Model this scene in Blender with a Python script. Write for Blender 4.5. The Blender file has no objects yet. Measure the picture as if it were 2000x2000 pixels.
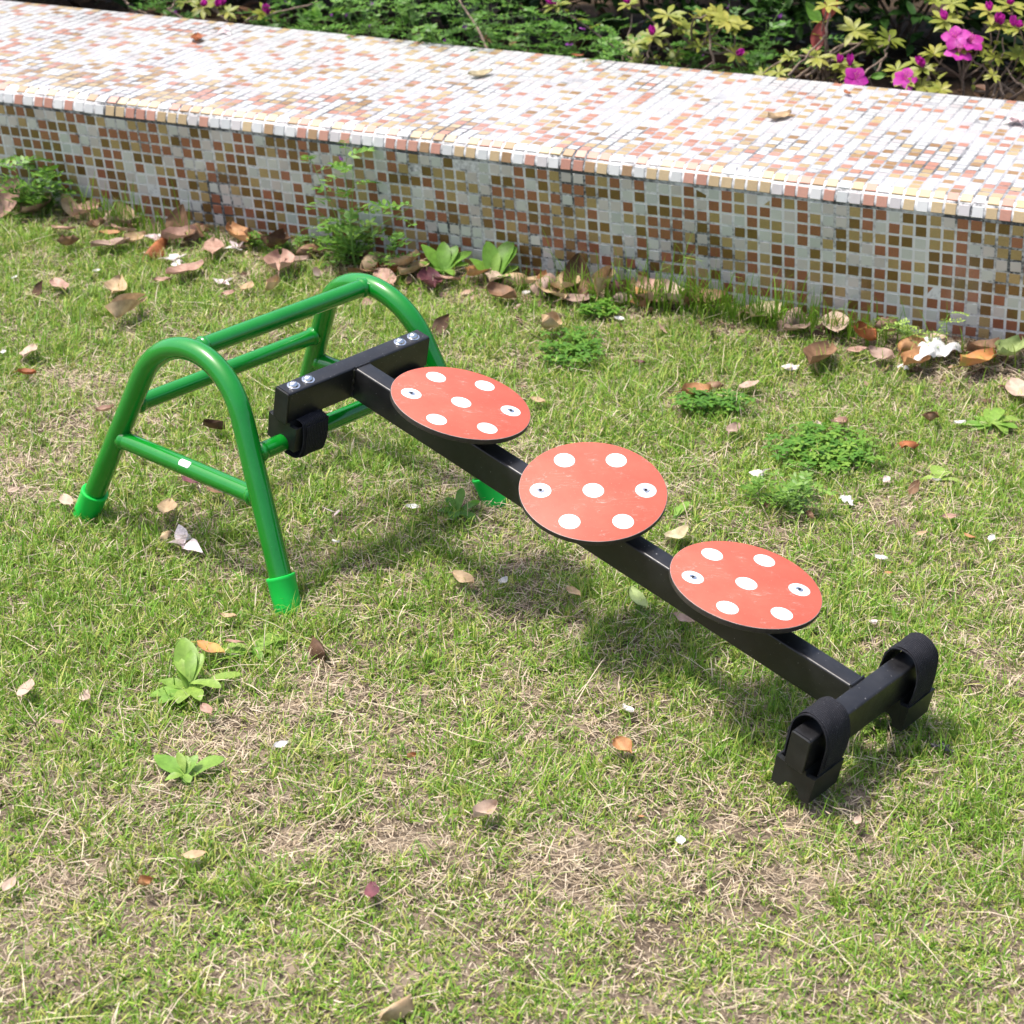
import bpy, math, random
import numpy as np
from mathutils import Vector, Matrix

random.seed(7)
RNG = np.random.default_rng(11)
S = bpy.context.scene
COL = S.collection

# ------------------------------------------------------------------ camera (solved from the photograph)
CAM = np.array([2.35434, -2.13492, 1.60151])
CR = np.array([0.78951994, 0.61313712, 0.02685404])
CU = np.array([-0.25606376, 0.28932968, 0.92234467])
CF = np.array([-0.55775408, 0.73508585, -0.38543375])
FPX, PX, PY = 4028.65, 1255.06, 699.55            # on a 2000 px wide frame

def project(X):
    v = np.asarray(X, float) - CAM
    z = v @ CF
    return PX + FPX * (v @ CR) / z, PY - FPX * (v @ CU) / z

def ray(u, v):
    return CF + CR * (u - PX) / FPX - CU * (v - PY) / FPX

def at(u, v, z=0.0):
    """the point of the level z that lies in the direction of photo pixel (u, v)"""
    d = ray(u, v)
    return CAM + d * (z - CAM[2]) / d[2]

# ------------------------------------------------------------------ object helpers
def tag(o, label=None, cat=None, group=None, kind=None):
    if label: o['label'] = label
    if cat: o['category'] = cat
    if group: o['group'] = group
    if kind: o['kind'] = kind
    return o

def empty(name, M=None):
    o = bpy.data.objects.new(name, None)
    o.empty_display_size = .05
    COL.objects.link(o)
    if M is not None: o.matrix_world = M
    return o

def mesh_np(name, verts, quads=None, tris=None, mats=(), parent=None, smooth=True, mat_idx=None, attrs=None):
    verts = np.asarray(verts, np.float32).reshape(-1, 3)
    me = bpy.data.meshes.new(name)
    q = np.zeros((0, 4), np.int32) if quads is None else np.asarray(quads, np.int32).reshape(-1, 4)
    t = np.zeros((0, 3), np.int32) if tris is None else np.asarray(tris, np.int32).reshape(-1, 3)
    me.vertices.add(len(verts)); me.vertices.foreach_set('co', verts.ravel())
    loops = np.concatenate([q.ravel(), t.ravel()])
    me.loops.add(len(loops)); me.loops.foreach_set('vertex_index', loops)
    n = len(q) + len(t)
    start = np.concatenate([np.arange(len(q)) * 4, len(q) * 4 + np.arange(len(t)) * 3]).astype(np.int32)
    me.polygons.add(n)
    me.polygons.foreach_set('loop_start', start)
    if mat_idx is not None:
        me.polygons.foreach_set('material_index', np.asarray(mat_idx, np.int32))
    me.polygons.foreach_set('use_smooth', np.full(n, smooth, bool))
    for k, arr in (attrs or {}).items():
        a = me.attributes.new(k, 'FLOAT', 'FACE')
        a.data.foreach_set('value', np.asarray(arr, np.float32))
    for m in mats: me.materials.append(m)
    me.update(calc_edges=True); me.validate()
    o = bpy.data.objects.new(name, me)
    COL.objects.link(o)
    if parent is not None: o.parent = parent
    return o

class MB:
    """collects geometry for ONE mesh"""
    def __init__(s): s.v = []; s.f = []; s.m = []
    def add(s, verts, faces, mi=0):
        b = len(s.v)
        s.v += [tuple(map(float, p)) for p in verts]
        for f in faces: s.f.append([i + b for i in f]); s.m.append(mi)
    def build(s, name, mats, parent=None, smooth=True, sharp=35, M=None):
        me = bpy.data.meshes.new(name)
        me.from_pydata(s.v, [], s.f)
        if not isinstance(mats, (list, tuple)): mats = [mats]
        for m in mats: me.materials.append(m)
        me.polygons.foreach_set('material_index', s.m)
        me.polygons.foreach_set('use_smooth', [smooth] * len(s.f))
        me.update(); me.validate()
        if smooth and sharp: me.set_sharp_from_angle(angle=math.radians(sharp))
        o = bpy.data.objects.new(name, me)
        COL.objects.link(o)
        if parent is not None: o.parent = parent
        if M is not None: o.matrix_basis = M
        return o

def frame_from(t, ref=None):
    t = t / np.linalg.norm(t)
    if ref is None: ref = np.array([0, 0, 1.]) if abs(t[2]) < .9 else np.array([1., 0, 0])
    a = ref - t * (ref @ t); a /= np.linalg.norm(a)
    return t, a, np.cross(t, a)

def tube(mb, pts, r, n=20, caps=True, mi=0):
    """sweep of a circle along a polyline (radius may vary), parallel transported"""
    pts = np.asarray(pts, float); N = len(pts)
    rr = np.broadcast_to(np.asarray(r, float), (N,))
    tang = np.gradient(pts, axis=0)
    _, a, b = frame_from(tang[0])
    V = []
    for k in range(N):
        t = tang[k] / np.linalg.norm(tang[k])
        a = a - t * (a @ t); a /= np.linalg.norm(a); b = np.cross(t, a)
        for j in range(n):
            th = 2 * math.pi * j / n
            V.append(pts[k] + rr[k] * (a * math.cos(th) + b * math.sin(th)))
    F = [[k * n + j, k * n + (j + 1) % n, (k + 1) * n + (j + 1) % n, (k + 1) * n + j] for k in range(N - 1) for j in range(n)]
    if caps:
        F.append(list(range(n))[::-1]); F.append([(N - 1) * n + j for j in range(n)])
    mb.add(V, F, mi)

def rrect(w, h, r, n=5):
    """closed rounded rectangle centred on 0, counter-clockwise"""
    out = []
    for cx, cy, a0 in ((w/2-r, h/2-r, 0), (-w/2+r, h/2-r, 90), (-w/2+r, -h/2+r, 180), (w/2-r, -h/2+r, 270)):
        for k in range(n + 1):
            a = math.radians(a0 + 90 * k / n)
            out.append((cx + r * math.cos(a), cy + r * math.sin(a)))
    return out

def prism(mb, prof, axis, a0, a1, end_in=0.0, mi=0, off=(0, 0, 0)):
    """profile (p, q) extruded along 'x' or 'y' with softened ends (local axes: x beam, y across, z up)"""
    n = len(prof); c = np.mean(prof, axis=0)
    rings = [(a0, 1 - end_in), (a0 + .0015, 1.), (a1 - .0015, 1.), (a1, 1 - end_in)] if end_in else [(a0, 1.), (a1, 1.)]
    V = []
    for a, s in rings:
        for p, q in prof:
            p2, q2 = c[0] + (p - c[0]) * s, c[1] + (q - c[1]) * s
            V.append(np.array((a, p2, q2) if axis == 'x' else (p2, a, q2)) + off)
    F = []
    for k in range(len(rings) - 1):
        for j in range(n):
            f = [k*n+j, k*n+(j+1) % n, (k+1)*n+(j+1) % n, (k+1)*n+j]
            F.append(f if axis == 'x' else f[::-1])
    e0, e1 = list(range(n))[::-1], [(len(rings)-1)*n+j for j in range(n)]
    F += [e0, e1] if axis == 'x' else [e0[::-1], e1[::-1]]
    mb.add(V, F, mi)

def ring_lathe(mb, prof, C, axis, n=24, mi=0, close=True):
    """lathe: prof = [(radius, height)] about axis through C"""
    t, a, b = frame_from(np.asarray(axis, float))
    V = []
    for r, h in prof:
        for j in range(n):
            th = 2 * math.pi * j / n
            V.append(C + t * h + r * (a * math.cos(th) + b * math.sin(th)))
    F = [[k*n+j, k*n+(j+1) % n, (k+1)*n+(j+1) % n, (k+1)*n+j] for k in range(len(prof)-1) for j in range(n)]
    if close:
        F.append(list(range(n))[::-1]); F.append([(len(prof)-1)*n+j for j in range(n)])
    mb.add(V, F, mi)

# ------------------------------------------------------------------ materials
def new_mat(name):
    m = bpy.data.materials.new(name); m.use_nodes = True
    nt = m.node_tree
    return m, nt, nt.nodes['Principled BSDF'], nt.nodes['Material Output']

def N(nt, typ, **kw):
    n = nt.nodes.new(typ)
    for k, v in kw.items():
        if k in n.inputs.keys() if hasattr(n.inputs, 'keys') else False: n.inputs[k].default_value = v
        else: setattr(n, k, v)
    return n

def noise(nt, scale, detail=4, rough=.6, coord='Object'):
    tc = nt.nodes.new('ShaderNodeTexCoord')
    n = nt.nodes.new('ShaderNodeTexNoise')
    n.inputs['Scale'].default_value = scale; n.inputs['Detail'].default_value = detail; n.inputs['Roughness'].default_value = rough
    nt.links.new(tc.outputs[coord], n.inputs['Vector'])
    return n

def ramp(nt, src, stops, interp='LINEAR'):
    r = nt.nodes.new('ShaderNodeValToRGB'); r.color_ramp.interpolation = interp
    el = r.color_ramp.elements
    while len(el) < len(stops): el.new(.5)
    for e, (p, c) in zip(el, stops):
        e.position = p; e.color = (*c, 1) if len(c) == 3 else c
    nt.links.new(src, r.inputs['Fac'])
    return r

def bump(nt, bsdf, src, strength=.3, dist=.001):
    b = nt.nodes.new('ShaderNodeBump')
    b.inputs['Strength'].default_value = strength; b.inputs['Distance'].default_value = dist
    nt.links.new(src, b.inputs['Height']); nt.links.new(b.outputs['Normal'], bsdf.inputs['Normal'])

def paint(name, c1, c2, rough=.3, scale=30, coat=0., bmp=0., spec=.5, rough2=None):
    m, nt, b, o = new_mat(name)
    n = noise(nt, scale)
    r = ramp(nt, n.outputs['Fac'], [(.35, c1), (.7, c2)])
    nt.links.new(r.outputs['Color'], b.inputs['Base Color'])
    b.inputs['Roughness'].default_value = rough
    b.inputs['Specular IOR Level'].default_value = spec
    b.inputs['Coat Weight'].default_value = coat; b.inputs['Coat Roughness'].default_value = .08
    if rough2 is not None:
        n2 = noise(nt, scale * 3, 6)
        mr = nt.nodes.new('ShaderNodeMapRange'); mr.inputs['From Min'].default_value = .35; mr.inputs['From Max'].default_value = .7
        mr.inputs['To Min'].default_value = rough; mr.inputs['To Max'].default_value = rough2
        nt.links.new(n2.outputs['Fac'], mr.inputs['Value']); nt.links.new(mr.outputs['Result'], b.inputs['Roughness'])
    if bmp: bump(nt, b, noise(nt, scale * 12, 3).outputs['Fac'], bmp, .0006)
    return m

def foliage(name, stops, attr=True, trans=.35, rough=.45, spec=.35, veins=0, vscale=60):
    """leaf material: colour from the per-leaf number 'tint' plus a little mottling; part of the light passes through"""
    m, nt, b, o = new_mat(name)
    if attr:
        a = nt.nodes.new('ShaderNodeAttribute'); a.attribute_name = 'tint'; src = a.outputs['Fac']
    else:
        src = noise(nt, vscale, 5).outputs['Fac']
    r = ramp(nt, src, stops)
    n = noise(nt, vscale * 2, 4)
    mx = nt.nodes.new('ShaderNodeMix'); mx.data_type = 'RGBA'; mx.blend_type = 'MULTIPLY'; mx.inputs['Factor'].default_value = .55
    rr = ramp(nt, n.outputs['Fac'], [(.3, (.55, .55, .5)), (.7, (1.25, 1.25, 1.2))])
    nt.links.new(r.outputs['Color'], mx.inputs['A']); nt.links.new(rr.outputs['Color'], mx.inputs['B'])
    nt.links.new(mx.outputs['Result'], b.inputs['Base Color'])
    b.inputs['Roughness'].default_value = rough; b.inputs['Specular IOR Level'].default_value = spec
    if trans:
        t = nt.nodes.new('ShaderNodeBsdfTranslucent'); ms = nt.nodes.new('ShaderNodeMixShader')
        nt.links.new(mx.outputs['Result'], t.inputs['Color'])
        ms.inputs['Fac'].default_value = trans
        nt.links.new(b.outputs['BSDF'], ms.inputs[1]); nt.links.new(t.outputs['BSDF'], ms.inputs[2])
        nt.links.new(ms.outputs['Shader'], o.inputs['Surface'])
    return m

MAT = {}
MAT['green'] = paint('green_paint', (.0015, .175, .011), (.002, .195, .014), .18, 18, coat=.4, spec=.5)
MAT['cap'] = paint('green_rubber', (.004, .44, .05), (.006, .48, .06), .42, 25, spec=.4, bmp=.05)
MAT['black'] = paint('black_powder_coat', (.0065, .0065, .0075), (.012, .012, .0135), .3, 40, spec=.5, bmp=.06, rough2=.42)
MAT['socket_shade'] = paint('painted_socket_shade', (.012, .012, .012), (.03, .03, .03), .95, 200, spec=.05)  # near-black colour painted in for the shade inside the screw sockets
def dusty(m, scale=260, th=.70, col=(.22, .22, .22)):
    nt = m.node_tree; b = nt.nodes['Principled BSDF']; src = b.inputs['Base Color'].links[0].from_socket
    k = ramp(nt, noise(nt, scale, 2).outputs['Fac'], [(th, (0, 0, 0)), (th + .05, (1, 1, 1))])
    film = ramp(nt, noise(nt, 9, 6, .7).outputs['Fac'], [(.45, (0, 0, 0)), (.8, (.06, .06, .06))])
    ad = nt.nodes.new('ShaderNodeMath'); ad.operation = 'MAXIMUM'
    nt.links.new(k.outputs['Color'], ad.inputs[0]); nt.links.new(film.outputs['Color'], ad.inputs[1])
    mx = nt.nodes.new('ShaderNodeMix'); mx.data_type = 'RGBA'; mx.inputs['B'].default_value = (*col, 1)
    nt.links.new(ad.outputs[0], mx.inputs['Factor']); nt.links.new(src, mx.inputs['A']); nt.links.new(mx.outputs['Result'], b.inputs['Base Color'])
dusty(MAT['black']); dusty(MAT['green'], 330, .73, (.10, .28, .12))
MAT['plug'] = paint('black_plastic', (.009, .010, .010), (.017, .018, .018), .42, 60, spec=.4, bmp=.12)
MAT['steel'] = paint('zinc_steel', (.62, .63, .65), (.8, .8, .82), .22, 60)
MAT['steel'].node_tree.nodes['Principled BSDF'].inputs['Metallic'].default_value = 1
MAT['sticker'] = paint('white_sticker', (.72, .73, .72), (.8, .8, .8), .4, 80)
MAT['edge'] = paint('laminate_edge', (.16, .13, .12), (.30, .26, .24), .5, 60)
MAT['hpl'] = paint('dark_board_edge', (.018, .015, .013), (.045, .038, .033), .55, 90, bmp=.2)

def strap_mat():
    m, nt, b, o = new_mat('hook_and_loop_webbing')
    tc = nt.nodes.new('ShaderNodeTexCoord')
    w = nt.nodes.new('ShaderNodeTexWave'); w.bands_direction = 'Y'; w.inputs['Scale'].default_value = 95; w.inputs['Distortion'].default_value = 2.0; w.inputs['Detail Scale'].default_value = 30
    nt.links.new(tc.outputs['Object'], w.inputs['Vector'])
    n = noise(nt, 500, 3); n2 = noise(nt, 900, 2)
    r = ramp(nt, w.outputs['Fac'], [(.2, (.006, .006, .008)), (.9, (.024, .025, .032))])
    lint = ramp(nt, n2.outputs['Fac'], [(.66, (0, 0, 0)), (.74, (.35, .35, .37))])
    mx = nt.nodes.new('ShaderNodeMix'); mx.data_type = 'RGBA'; mx.blend_type = 'ADD'; mx.inputs['Factor'].default_value = .5
    nt.links.new(r.outputs['Color'], mx.inputs['A']); nt.links.new(lint.outputs['Color'], mx.inputs['B'])
    nt.links.new(mx.outputs['Result'], b.inputs['Base Color'])
    b.inputs['Roughness'].default_value = .85; b.inputs['Specular IOR Level'].default_value = .2
    ad = nt.nodes.new('ShaderNodeMath'); ad.operation = 'ADD'
    nt.links.new(w.outputs['Fac'], ad.inputs[0]); nt.links.new(n.outputs['Fac'], ad.inputs[1])
    bump(nt, b, ad.outputs[0], .6, .0009)
    return m
MAT['strap'] = strap_mat()

E_DOT, R_DISC = .07742, .10928
def disc_mat():
    """coral laminate with seven white spots, fine scratches and dust specks"""
    m, nt, b, o = new_mat('spotted_laminate')
    tc = nt.nodes.new('ShaderNodeTexCoord')
    sep = nt.nodes.new('ShaderNodeSeparateXYZ'); nt.links.new(tc.outputs['Object'], sep.inputs[0])
    cmb = nt.nodes.new('ShaderNodeCombineXYZ')
    nt.links.new(sep.outputs['X'], cmb.inputs['X']); nt.links.new(sep.outputs['Y'], cmb.inputs['Y'])
    prev = None
    for k in range(7):
        c = (0, 0, 0) if k == 6 else (E_DOT * math.cos(math.radians(60 * k)), E_DOT * math.sin(math.radians(60 * k)), 0)
        d = nt.nodes.new('ShaderNodeVectorMath'); d.operation = 'DISTANCE'; d.inputs[1].default_value = c
        nt.links.new(cmb.outputs[0], d.inputs[0])
        if prev is None: prev = d.outputs['Value']
        else:
            mn = nt.nodes.new('ShaderNodeMath'); mn.operation = 'MINIMUM'
            nt.links.new(prev, mn.inputs[0]); nt.links.new(d.outputs['Value'], mn.inputs[1]); prev = mn.outputs[0]
    mask = nt.nodes.new('ShaderNodeMapRange'); mask.inputs['From Min'].default_value = .0153; mask.inputs['From Max'].default_value = .0158
    mask.inputs['To Min'].default_value = 1; mask.inputs['To Max'].default_value = 0
    nt.links.new(prev, mask.inputs['Value'])
    n1 = noise(nt, 14, 6)
    red = ramp(nt, n1.outputs['Fac'], [(.35, (.40, .082, .052)), (.65, (.465, .105, .068))])
    white = ramp(nt, noise(nt, 40, 4).outputs['Fac'], [(.3, (.74, .74, .72)), (.7, (.82, .82, .81))])
    mx = nt.nodes.new('ShaderNodeMix'); mx.data_type = 'RGBA'
    nt.links.new(mask.outputs['Result'], mx.inputs['Factor']); nt.links.new(red.outputs['Color'], mx.inputs['A']); nt.links.new(white.outputs['Color'], mx.inputs['B'])
    # scratches: thin level sets of a stretched noise, only where a broad noise is high
    mp = nt.nodes.new('ShaderNodeMapping'); mp.inputs['Scale'].default_value = (22, 70, 1); mp.inputs['Rotation'].default_value = (0, 0, .7)
    nt.links.new(tc.outputs['Object'], mp.inputs['Vector'])
    ns = nt.nodes.new('ShaderNodeTexNoise'); ns.inputs['Scale'].default_value = 1.6; ns.inputs['Detail'].default_value = 2; nt.links.new(mp.outputs[0], ns.inputs['Vector'])
    sc = ramp(nt, ns.outputs['Fac'], [(.482, (0, 0, 0)), (.495, (1, 1, 1)), (.508, (0, 0, 0))])
    area = ramp(nt, noise(nt, 22, 2).outputs['Fac'], [(.5, (0, 0, 0)), (.62, (1, 1, 1))])
    mm = nt.nodes.new('ShaderNodeMath'); mm.operation = 'MULTIPLY'
    nt.links.new(sc.outputs['Color'], mm.inputs[0]); nt.links.new(area.outputs['Color'], mm.inputs[1])
    spk = ramp(nt, noise(nt, 420, 2).outputs['Fac'], [(.70, (0, 0, 0)), (.74, (1, 1, 1))])
    mxx = nt.nodes.new('ShaderNodeMath'); mxx.operation = 'MAXIMUM'
    nt.links.new(mm.outputs[0], mxx.inputs[0]); nt.links.new(spk.outputs['Color'], mxx.inputs[1])
    ml = nt.nodes.new('ShaderNodeMath'); ml.operation = 'MULTIPLY'; ml.inputs[1].default_value = .33
    nt.links.new(mxx.outputs[0], ml.inputs[0])
    fin = nt.nodes.new('ShaderNodeMix'); fin.data_type = 'RGBA'; fin.inputs['B'].default_value = (.8, .62, .55, 1)
    nt.links.new(ml.outputs[0], fin.inputs['Factor']); nt.links.new(mx.outputs['Result'], fin.inputs['A'])
    nt.links.new(fin.outputs['Result'], b.inputs['Base Color'])
    b.inputs['Roughness'].default_value = .55; b.inputs['Specular IOR Level'].default_value = .3
    return m
MAT['disc'] = disc_mat()

def tile_mat(name, c1, c2, speck):
    m, nt, b, o = new_mat(name)
    a = nt.nodes.new('ShaderNodeAttribute'); a.attribute_name = 'vary'
    r = ramp(nt, a.outputs['Fac'], [(0, c1), (1, c2)])
    n = noise(nt, 420, 3)
    rr = ramp(nt, n.outputs['Fac'], [(.35, (1 - speck,) * 3), (.68, (1 + speck,) * 3)])
    mx = nt.nodes.new('ShaderNodeMix'); mx.data_type = 'RGBA'; mx.blend_type = 'MULTIPLY'; mx.inputs['Factor'].default_value = 1
    nt.links.new(r.outputs['Color'], mx.inputs['A']); nt.links.new(rr.outputs['Color'], mx.inputs['B'])
    d = ramp(nt, noise(nt, 9, 6, .7).outputs['Fac'], [(.3, (.86, .85, .83)), (.6, (1, 1, 1))])
    m2 = nt.nodes.new('ShaderNodeMix'); m2.data_type = 'RGBA'; m2.blend_type = 'MULTIPLY'; m2.inputs['Factor'].default_value = 1
    nt.links.new(mx.outputs['Result'], m2.inputs['A']); nt.links.new(d.outputs['Color'], m2.inputs['B'])
    nt.links.new(m2.outputs['Result'], b.inputs['Base Color'])
    b.inputs['Roughness'].default_value = .34; b.inputs['Specular IOR Level'].default_value = .6
    b.inputs['Coat Weight'].default_value = .7; b.inputs['Coat Roughness'].default_value = .22; b.inputs['Coat IOR'].default_value = 1.6
    bump(nt, b, noise(nt, 160, 3).outputs['Fac'], .12, .001)
    return m
HOLE = paint('tile_hole', (.02, .022, .015), (.25, .25, .22), .9, 260)
TILES = [tile_mat('tile_white', (.50, .53, .52), (.60, .61, .59), .02),
         tile_mat('tile_pinkwhite', (.52, .48, .475), (.60, .56, .55), .02),
         tile_mat('tile_sand', (.33, .23, .098), (.42, .30, .14), .12),
         tile_mat('tile_terracotta', (.25, .083, .047), (.33, .12, .073), .15),
         tile_mat('tile_brown', (.13, .066, .019), (.20, .105, .032), .2), HOLE,
         # paler set laid on the seat and its rounded nose
         tile_mat('seat_white', (.49, .505, .51), (.58, .585, .58), .02),
         tile_mat('seat_pinkwhite', (.465, .435, .44), (.535, .505, .505), .02),
         tile_mat('seat_sand', (.41, .29, .145), (.49, .37, .205), .08),
         tile_mat('seat_salmon', (.40, .18, .12), (.48, .24, .17), .08),
         tile_mat('seat_tan', (.28, .16, .065), (.38, .235, .11), .12), HOLE]

def grout_mat(name, dark, lite):
    m, nt, b, o = new_mat(name)
    n = noise(nt, 5, 7, .72)
    n2 = noise(nt, 120, 3)
    mixn = nt.nodes.new('ShaderNodeMath'); mixn.operation = 'MULTIPLY_ADD'; mixn.inputs[1].default_value = .35
    nt.links.new(n2.outputs['Fac'], mixn.inputs[0]); nt.links.new(n.outputs['Fac'], mixn.inputs[2])
    r = ramp(nt, mixn.outputs[0], [(dark - .1, lite), (dark, tuple(.62 * c for c in lite)), (dark + .09, (.06, .065, .07))])
    nt.links.new(r.outputs['Color'], b.inputs['Base Color']); b.inputs['Roughness'].default_value = .9
    bump(nt, b, n2.outputs['Fac'], .4, .001)
    return m
MAT['grout_joint'] = grout_mat('grout_joint', .62, (.55, .56, .58))
MAT['grout'] = grout_mat('grout_face', .71, (.66, .66, .67))
MAT['grout_top'] = grout_mat('grout_seat', .73, (.30, .305, .32))

def soil_mat(name, stops, scale=9, bs=.8):
    m, nt, b, o = new_mat(name)
    n = noise(nt, scale, 8, .72); n2 = noise(nt, scale * 22, 5, .7)
    ad = nt.nodes.new('ShaderNodeMath'); ad.operation = 'MULTIPLY_ADD'; ad.inputs[1].default_value = .7
    nt.links.new(n2.outputs['Fac'], ad.inputs[0]); nt.links.new(n.outputs['Fac'], ad.inputs[2])
    r = ramp(nt, ad.outputs[0], stops)
    nt.links.new(r.outputs['Color'], b.inputs['Base Color']); b.inputs['Roughness'].default_value = .95; b.inputs['Specular IOR Level'].default_value = .15
    bump(nt, b, n2.outputs['Fac'], bs, .006)
    return m
MAT['soil'] = soil_mat('lawn_thatch', [(.55, (.05, .036, .025)), (.8, (.125, .095, .067)), (1.05 - .1, (.26, .205, .15))], 9)  # thatch browns, darkened further to carry the shade between grass blades
MAT['bed'] = soil_mat('bed_soil', [(.55, (.02, .014, .009)), (.85, (.05, .034, .02)), (.97, (.12, .075, .045))], 7)

STRAW = [(0, (.20, .145, .085)), (.14, (.47, .37, .26)), (.30, (.68, .58, .45)), (.36, (.44, .45, .12)), (.55, (.205, .35, .034)), (.8, (.11, .26, .022)), (1, (.31, .44, .07))]
MAT['grass'] = foliage('grass_blades', STRAW, trans=.25, rough=.5, spec=.3, vscale=14)
MAT['weed'] = foliage('weed_leaf', [(0, (.055, .16, .018)), (.5, (.095, .24, .028)), (1, (.21, .36, .05))], trans=.35, vscale=70)
MAT['rosette'] = foliage('rosette_leaf', [(0, (.10, .25, .03)), (.5, (.17, .34, .05)), (1, (.33, .46, .10))], trans=.35, vscale=45)
MAT['azalea'] = foliage('azalea_leaf', [(0, (.11, .16, .022)), (.5, (.24, .28, .04)), (1, (.38, .36, .07))], trans=.35, vscale=60)
MAT['shrub'] = foliage('shaded_shrub_leaf', [(0, (.012, .034, .008)), (.6, (.035, .095, .016)), (1, (.085, .19, .034))], trans=.2, rough=.4, spec=.4, vscale=30)  # dark greens with the shade inside the shrubs put into the leaf colour
MAT['vetch'] = foliage('vetch_leaf', [(0, (.045, .13, .02)), (.5, (.10, .235, .032)), (1, (.21, .35, .055))], trans=.3, vscale=50)
MAT['stem'] = paint('woody_stem', (.13, .09, .065), (.27, .20, .15), .8, 120, bmp=.4)
MAT['greenstem'] = paint('green_stem', (.10, .22, .04), (.17, .30, .06), .5, 120)
MAT['magenta'] = foliage('azalea_petal', [(0, (.40, .012, .27)), (.5, (.52, .03, .38)), (1, (.60, .09, .46))], trans=.4, rough=.5, vscale=50)
MAT['purple'] = foliage('vetch_petal', [(0, (.25, .05, .35)), (1, (.42, .12, .5))], trans=.3, vscale=50)
MAT['petal'] = foliage('fallen_petal', [(0, (.66, .50, .52)), (.5, (.78, .68, .70)), (1, (.85, .82, .82))], trans=.3, vscale=120)
MAT['paper'] = foliage('white_tissue', [(0, (.80, .80, .80)), (1, (.86, .86, .86))], trans=.25, rough=.8, spec=.1, vscale=30)
LEAFC = {
    'pink': [(.3, (.30, .17, .128)), (.7, (.46, .30, .24))], 'tan': [(.3, (.36, .24, .135)), (.7, (.52, .39, .245))],
    'brown': [(.3, (.14, .075, .042)), (.7, (.27, .16, .095))], 'dark': [(.3, (.055, .03, .018)), (.7, (.12, .065, .038))],
    'grey': [(.3, (.25, .165, .13)), (.7, (.38, .275, .225))], 'orange': [(.3, (.34, .15, .06)), (.7, (.48, .27, .13))],
    'rust': [(.3, (.22, .065, .025)), (.7, (.36, .13, .05))], 'pale': [(.3, (.40, .285, .22)), (.7, (.52, .40, .32))],
    'green': [(.3, (.22, .29, .10)), (.7, (.33, .40, .17))], 'plum': [(.3, (.09, .03, .045)), (.7, (.2, .07, .08))],
    'mixed': [(.35, (.36, .36, .10)), (.5, (.52, .23, .08)), (.65, (.42, .20, .11))], 'cream': [(.3, (.40, .33, .20)), (.7, (.52, .45, .30))],
}
for k, st in LEAFC.items():
    m = foliage('dead_leaf_' + k, st, attr=False, trans=.12, rough=.6, spec=.3, vscale=28); MAT['L_' + k] = m

# ------------------------------------------------------------------ vectorised leaf blades
def leaf_arrays(base, d, nrm, L, W, K=4, droop=.2, fold=.25, shape=1.0, tip=1.0, wave=0.0):
    """N leaves: base points, directions, upward normals -> verts (N,K+1,3,3) and quads; elliptic outline, folded at the midrib"""
    base = np.asarray(base, float); Nn = len(base)
    d = d / np.linalg.norm(d, axis=1)[:, None]
    nrm = nrm - d * (nrm * d).sum(1)[:, None]; nrm /= np.linalg.norm(nrm, axis=1)[:, None] + 1e-9
    side = np.cross(d, nrm)
    L = np.broadcast_to(L, (Nn,)); W = np.broadcast_to(W, (Nn,)); droop = np.broadcast_to(droop, (Nn,)); fold = np.broadcast_to(fold, (Nn,))
    t = np.linspace(0, 1, K + 1)
    w = np.sin(np.pi * np.clip(t ** shape, 0.015, .985)) ** tip
    V = np.zeros((Nn, K + 1, 3, 3))
    for k in range(K + 1):
        c = base + d * (L * t[k])[:, None] - nrm * (L * droop * t[k] ** 2)[:, None]
        ww = (W * .5 * w[k])[:, None]
        wv = wave * np.sin(t[k] * 9 + np.arange(Nn))[:, None] * nrm * W[:, None]
        V[:, k, 1] = c
        V[:, k, 0] = c - side * ww + nrm * ww * fold[:, None] + wv
        V[:, k, 2] = c + side * ww + nrm * ww * fold[:, None] - wv
    i = np.arange(Nn)[:, None, None] * (K + 1) * 3
    kk = np.arange(K)[None, :, None] * 3
    q = np.array([[0, 1, 4, 3], [1, 2, 5, 4]])
    Q = (i[..., None] + kk[..., None] + q[None, None]).reshape(-1, 4)
    return V.reshape(-1, 3), Q

class LB:
    """accumulates leaf arrays for one mesh"""
    def __init__(s): s.V = []; s.Q = []; s.T = []; s.n = 0
    def add(s, tint, *a, **k):
        V, Q = leaf_arrays(*a, **k)
        s.V.append(V); s.Q.append(Q + s.n); s.n += len(V)
        nl = len(a[0]); s.T.append(np.repeat(np.broadcast_to(tint, (nl,)), len(Q) // nl))
    def build(s, name, mat, parent=None):
        return mesh_np(name, np.concatenate(s.V), np.concatenate(s.Q), None, [mat], parent, True, None, {'tint': np.concatenate(s.T)})

def unit(v): return v / np.linalg.norm(v)
def rand_dirs(n, zlo=-.2, zhi=1.0):
    az = RNG.uniform(0, 2 * np.pi, n); z = RNG.uniform(zlo, zhi, n); r = np.sqrt(np.maximum(0, 1 - z * z))
    return np.stack([r * np.cos(az), r * np.sin(az), z], 1)

# ------------------------------------------------------------------ terrain
WX, WY, WZ, WYAW, LEAN, WROLL = -1.49258, .72119, .25517, .30571, .18681, .01998
WC, WS = math.cos(WYAW), math.sin(WYAW)
WE = np.array([WC, WS, WROLL]); WN = np.array([-WS, WC, 0.]); WO = np.array([WX, WY, WZ])
def wall_pt(s, dep, z): return WO + WE * s + WN * dep + np.array([0, 0, z])
def wall_sd(x, y):
    """distance along the bench and depth behind its front edge of a ground point"""
    dx, dy = x - WX, y - WY
    return dx * WC + dy * WS, -dx * WS + dy * WC

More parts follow.
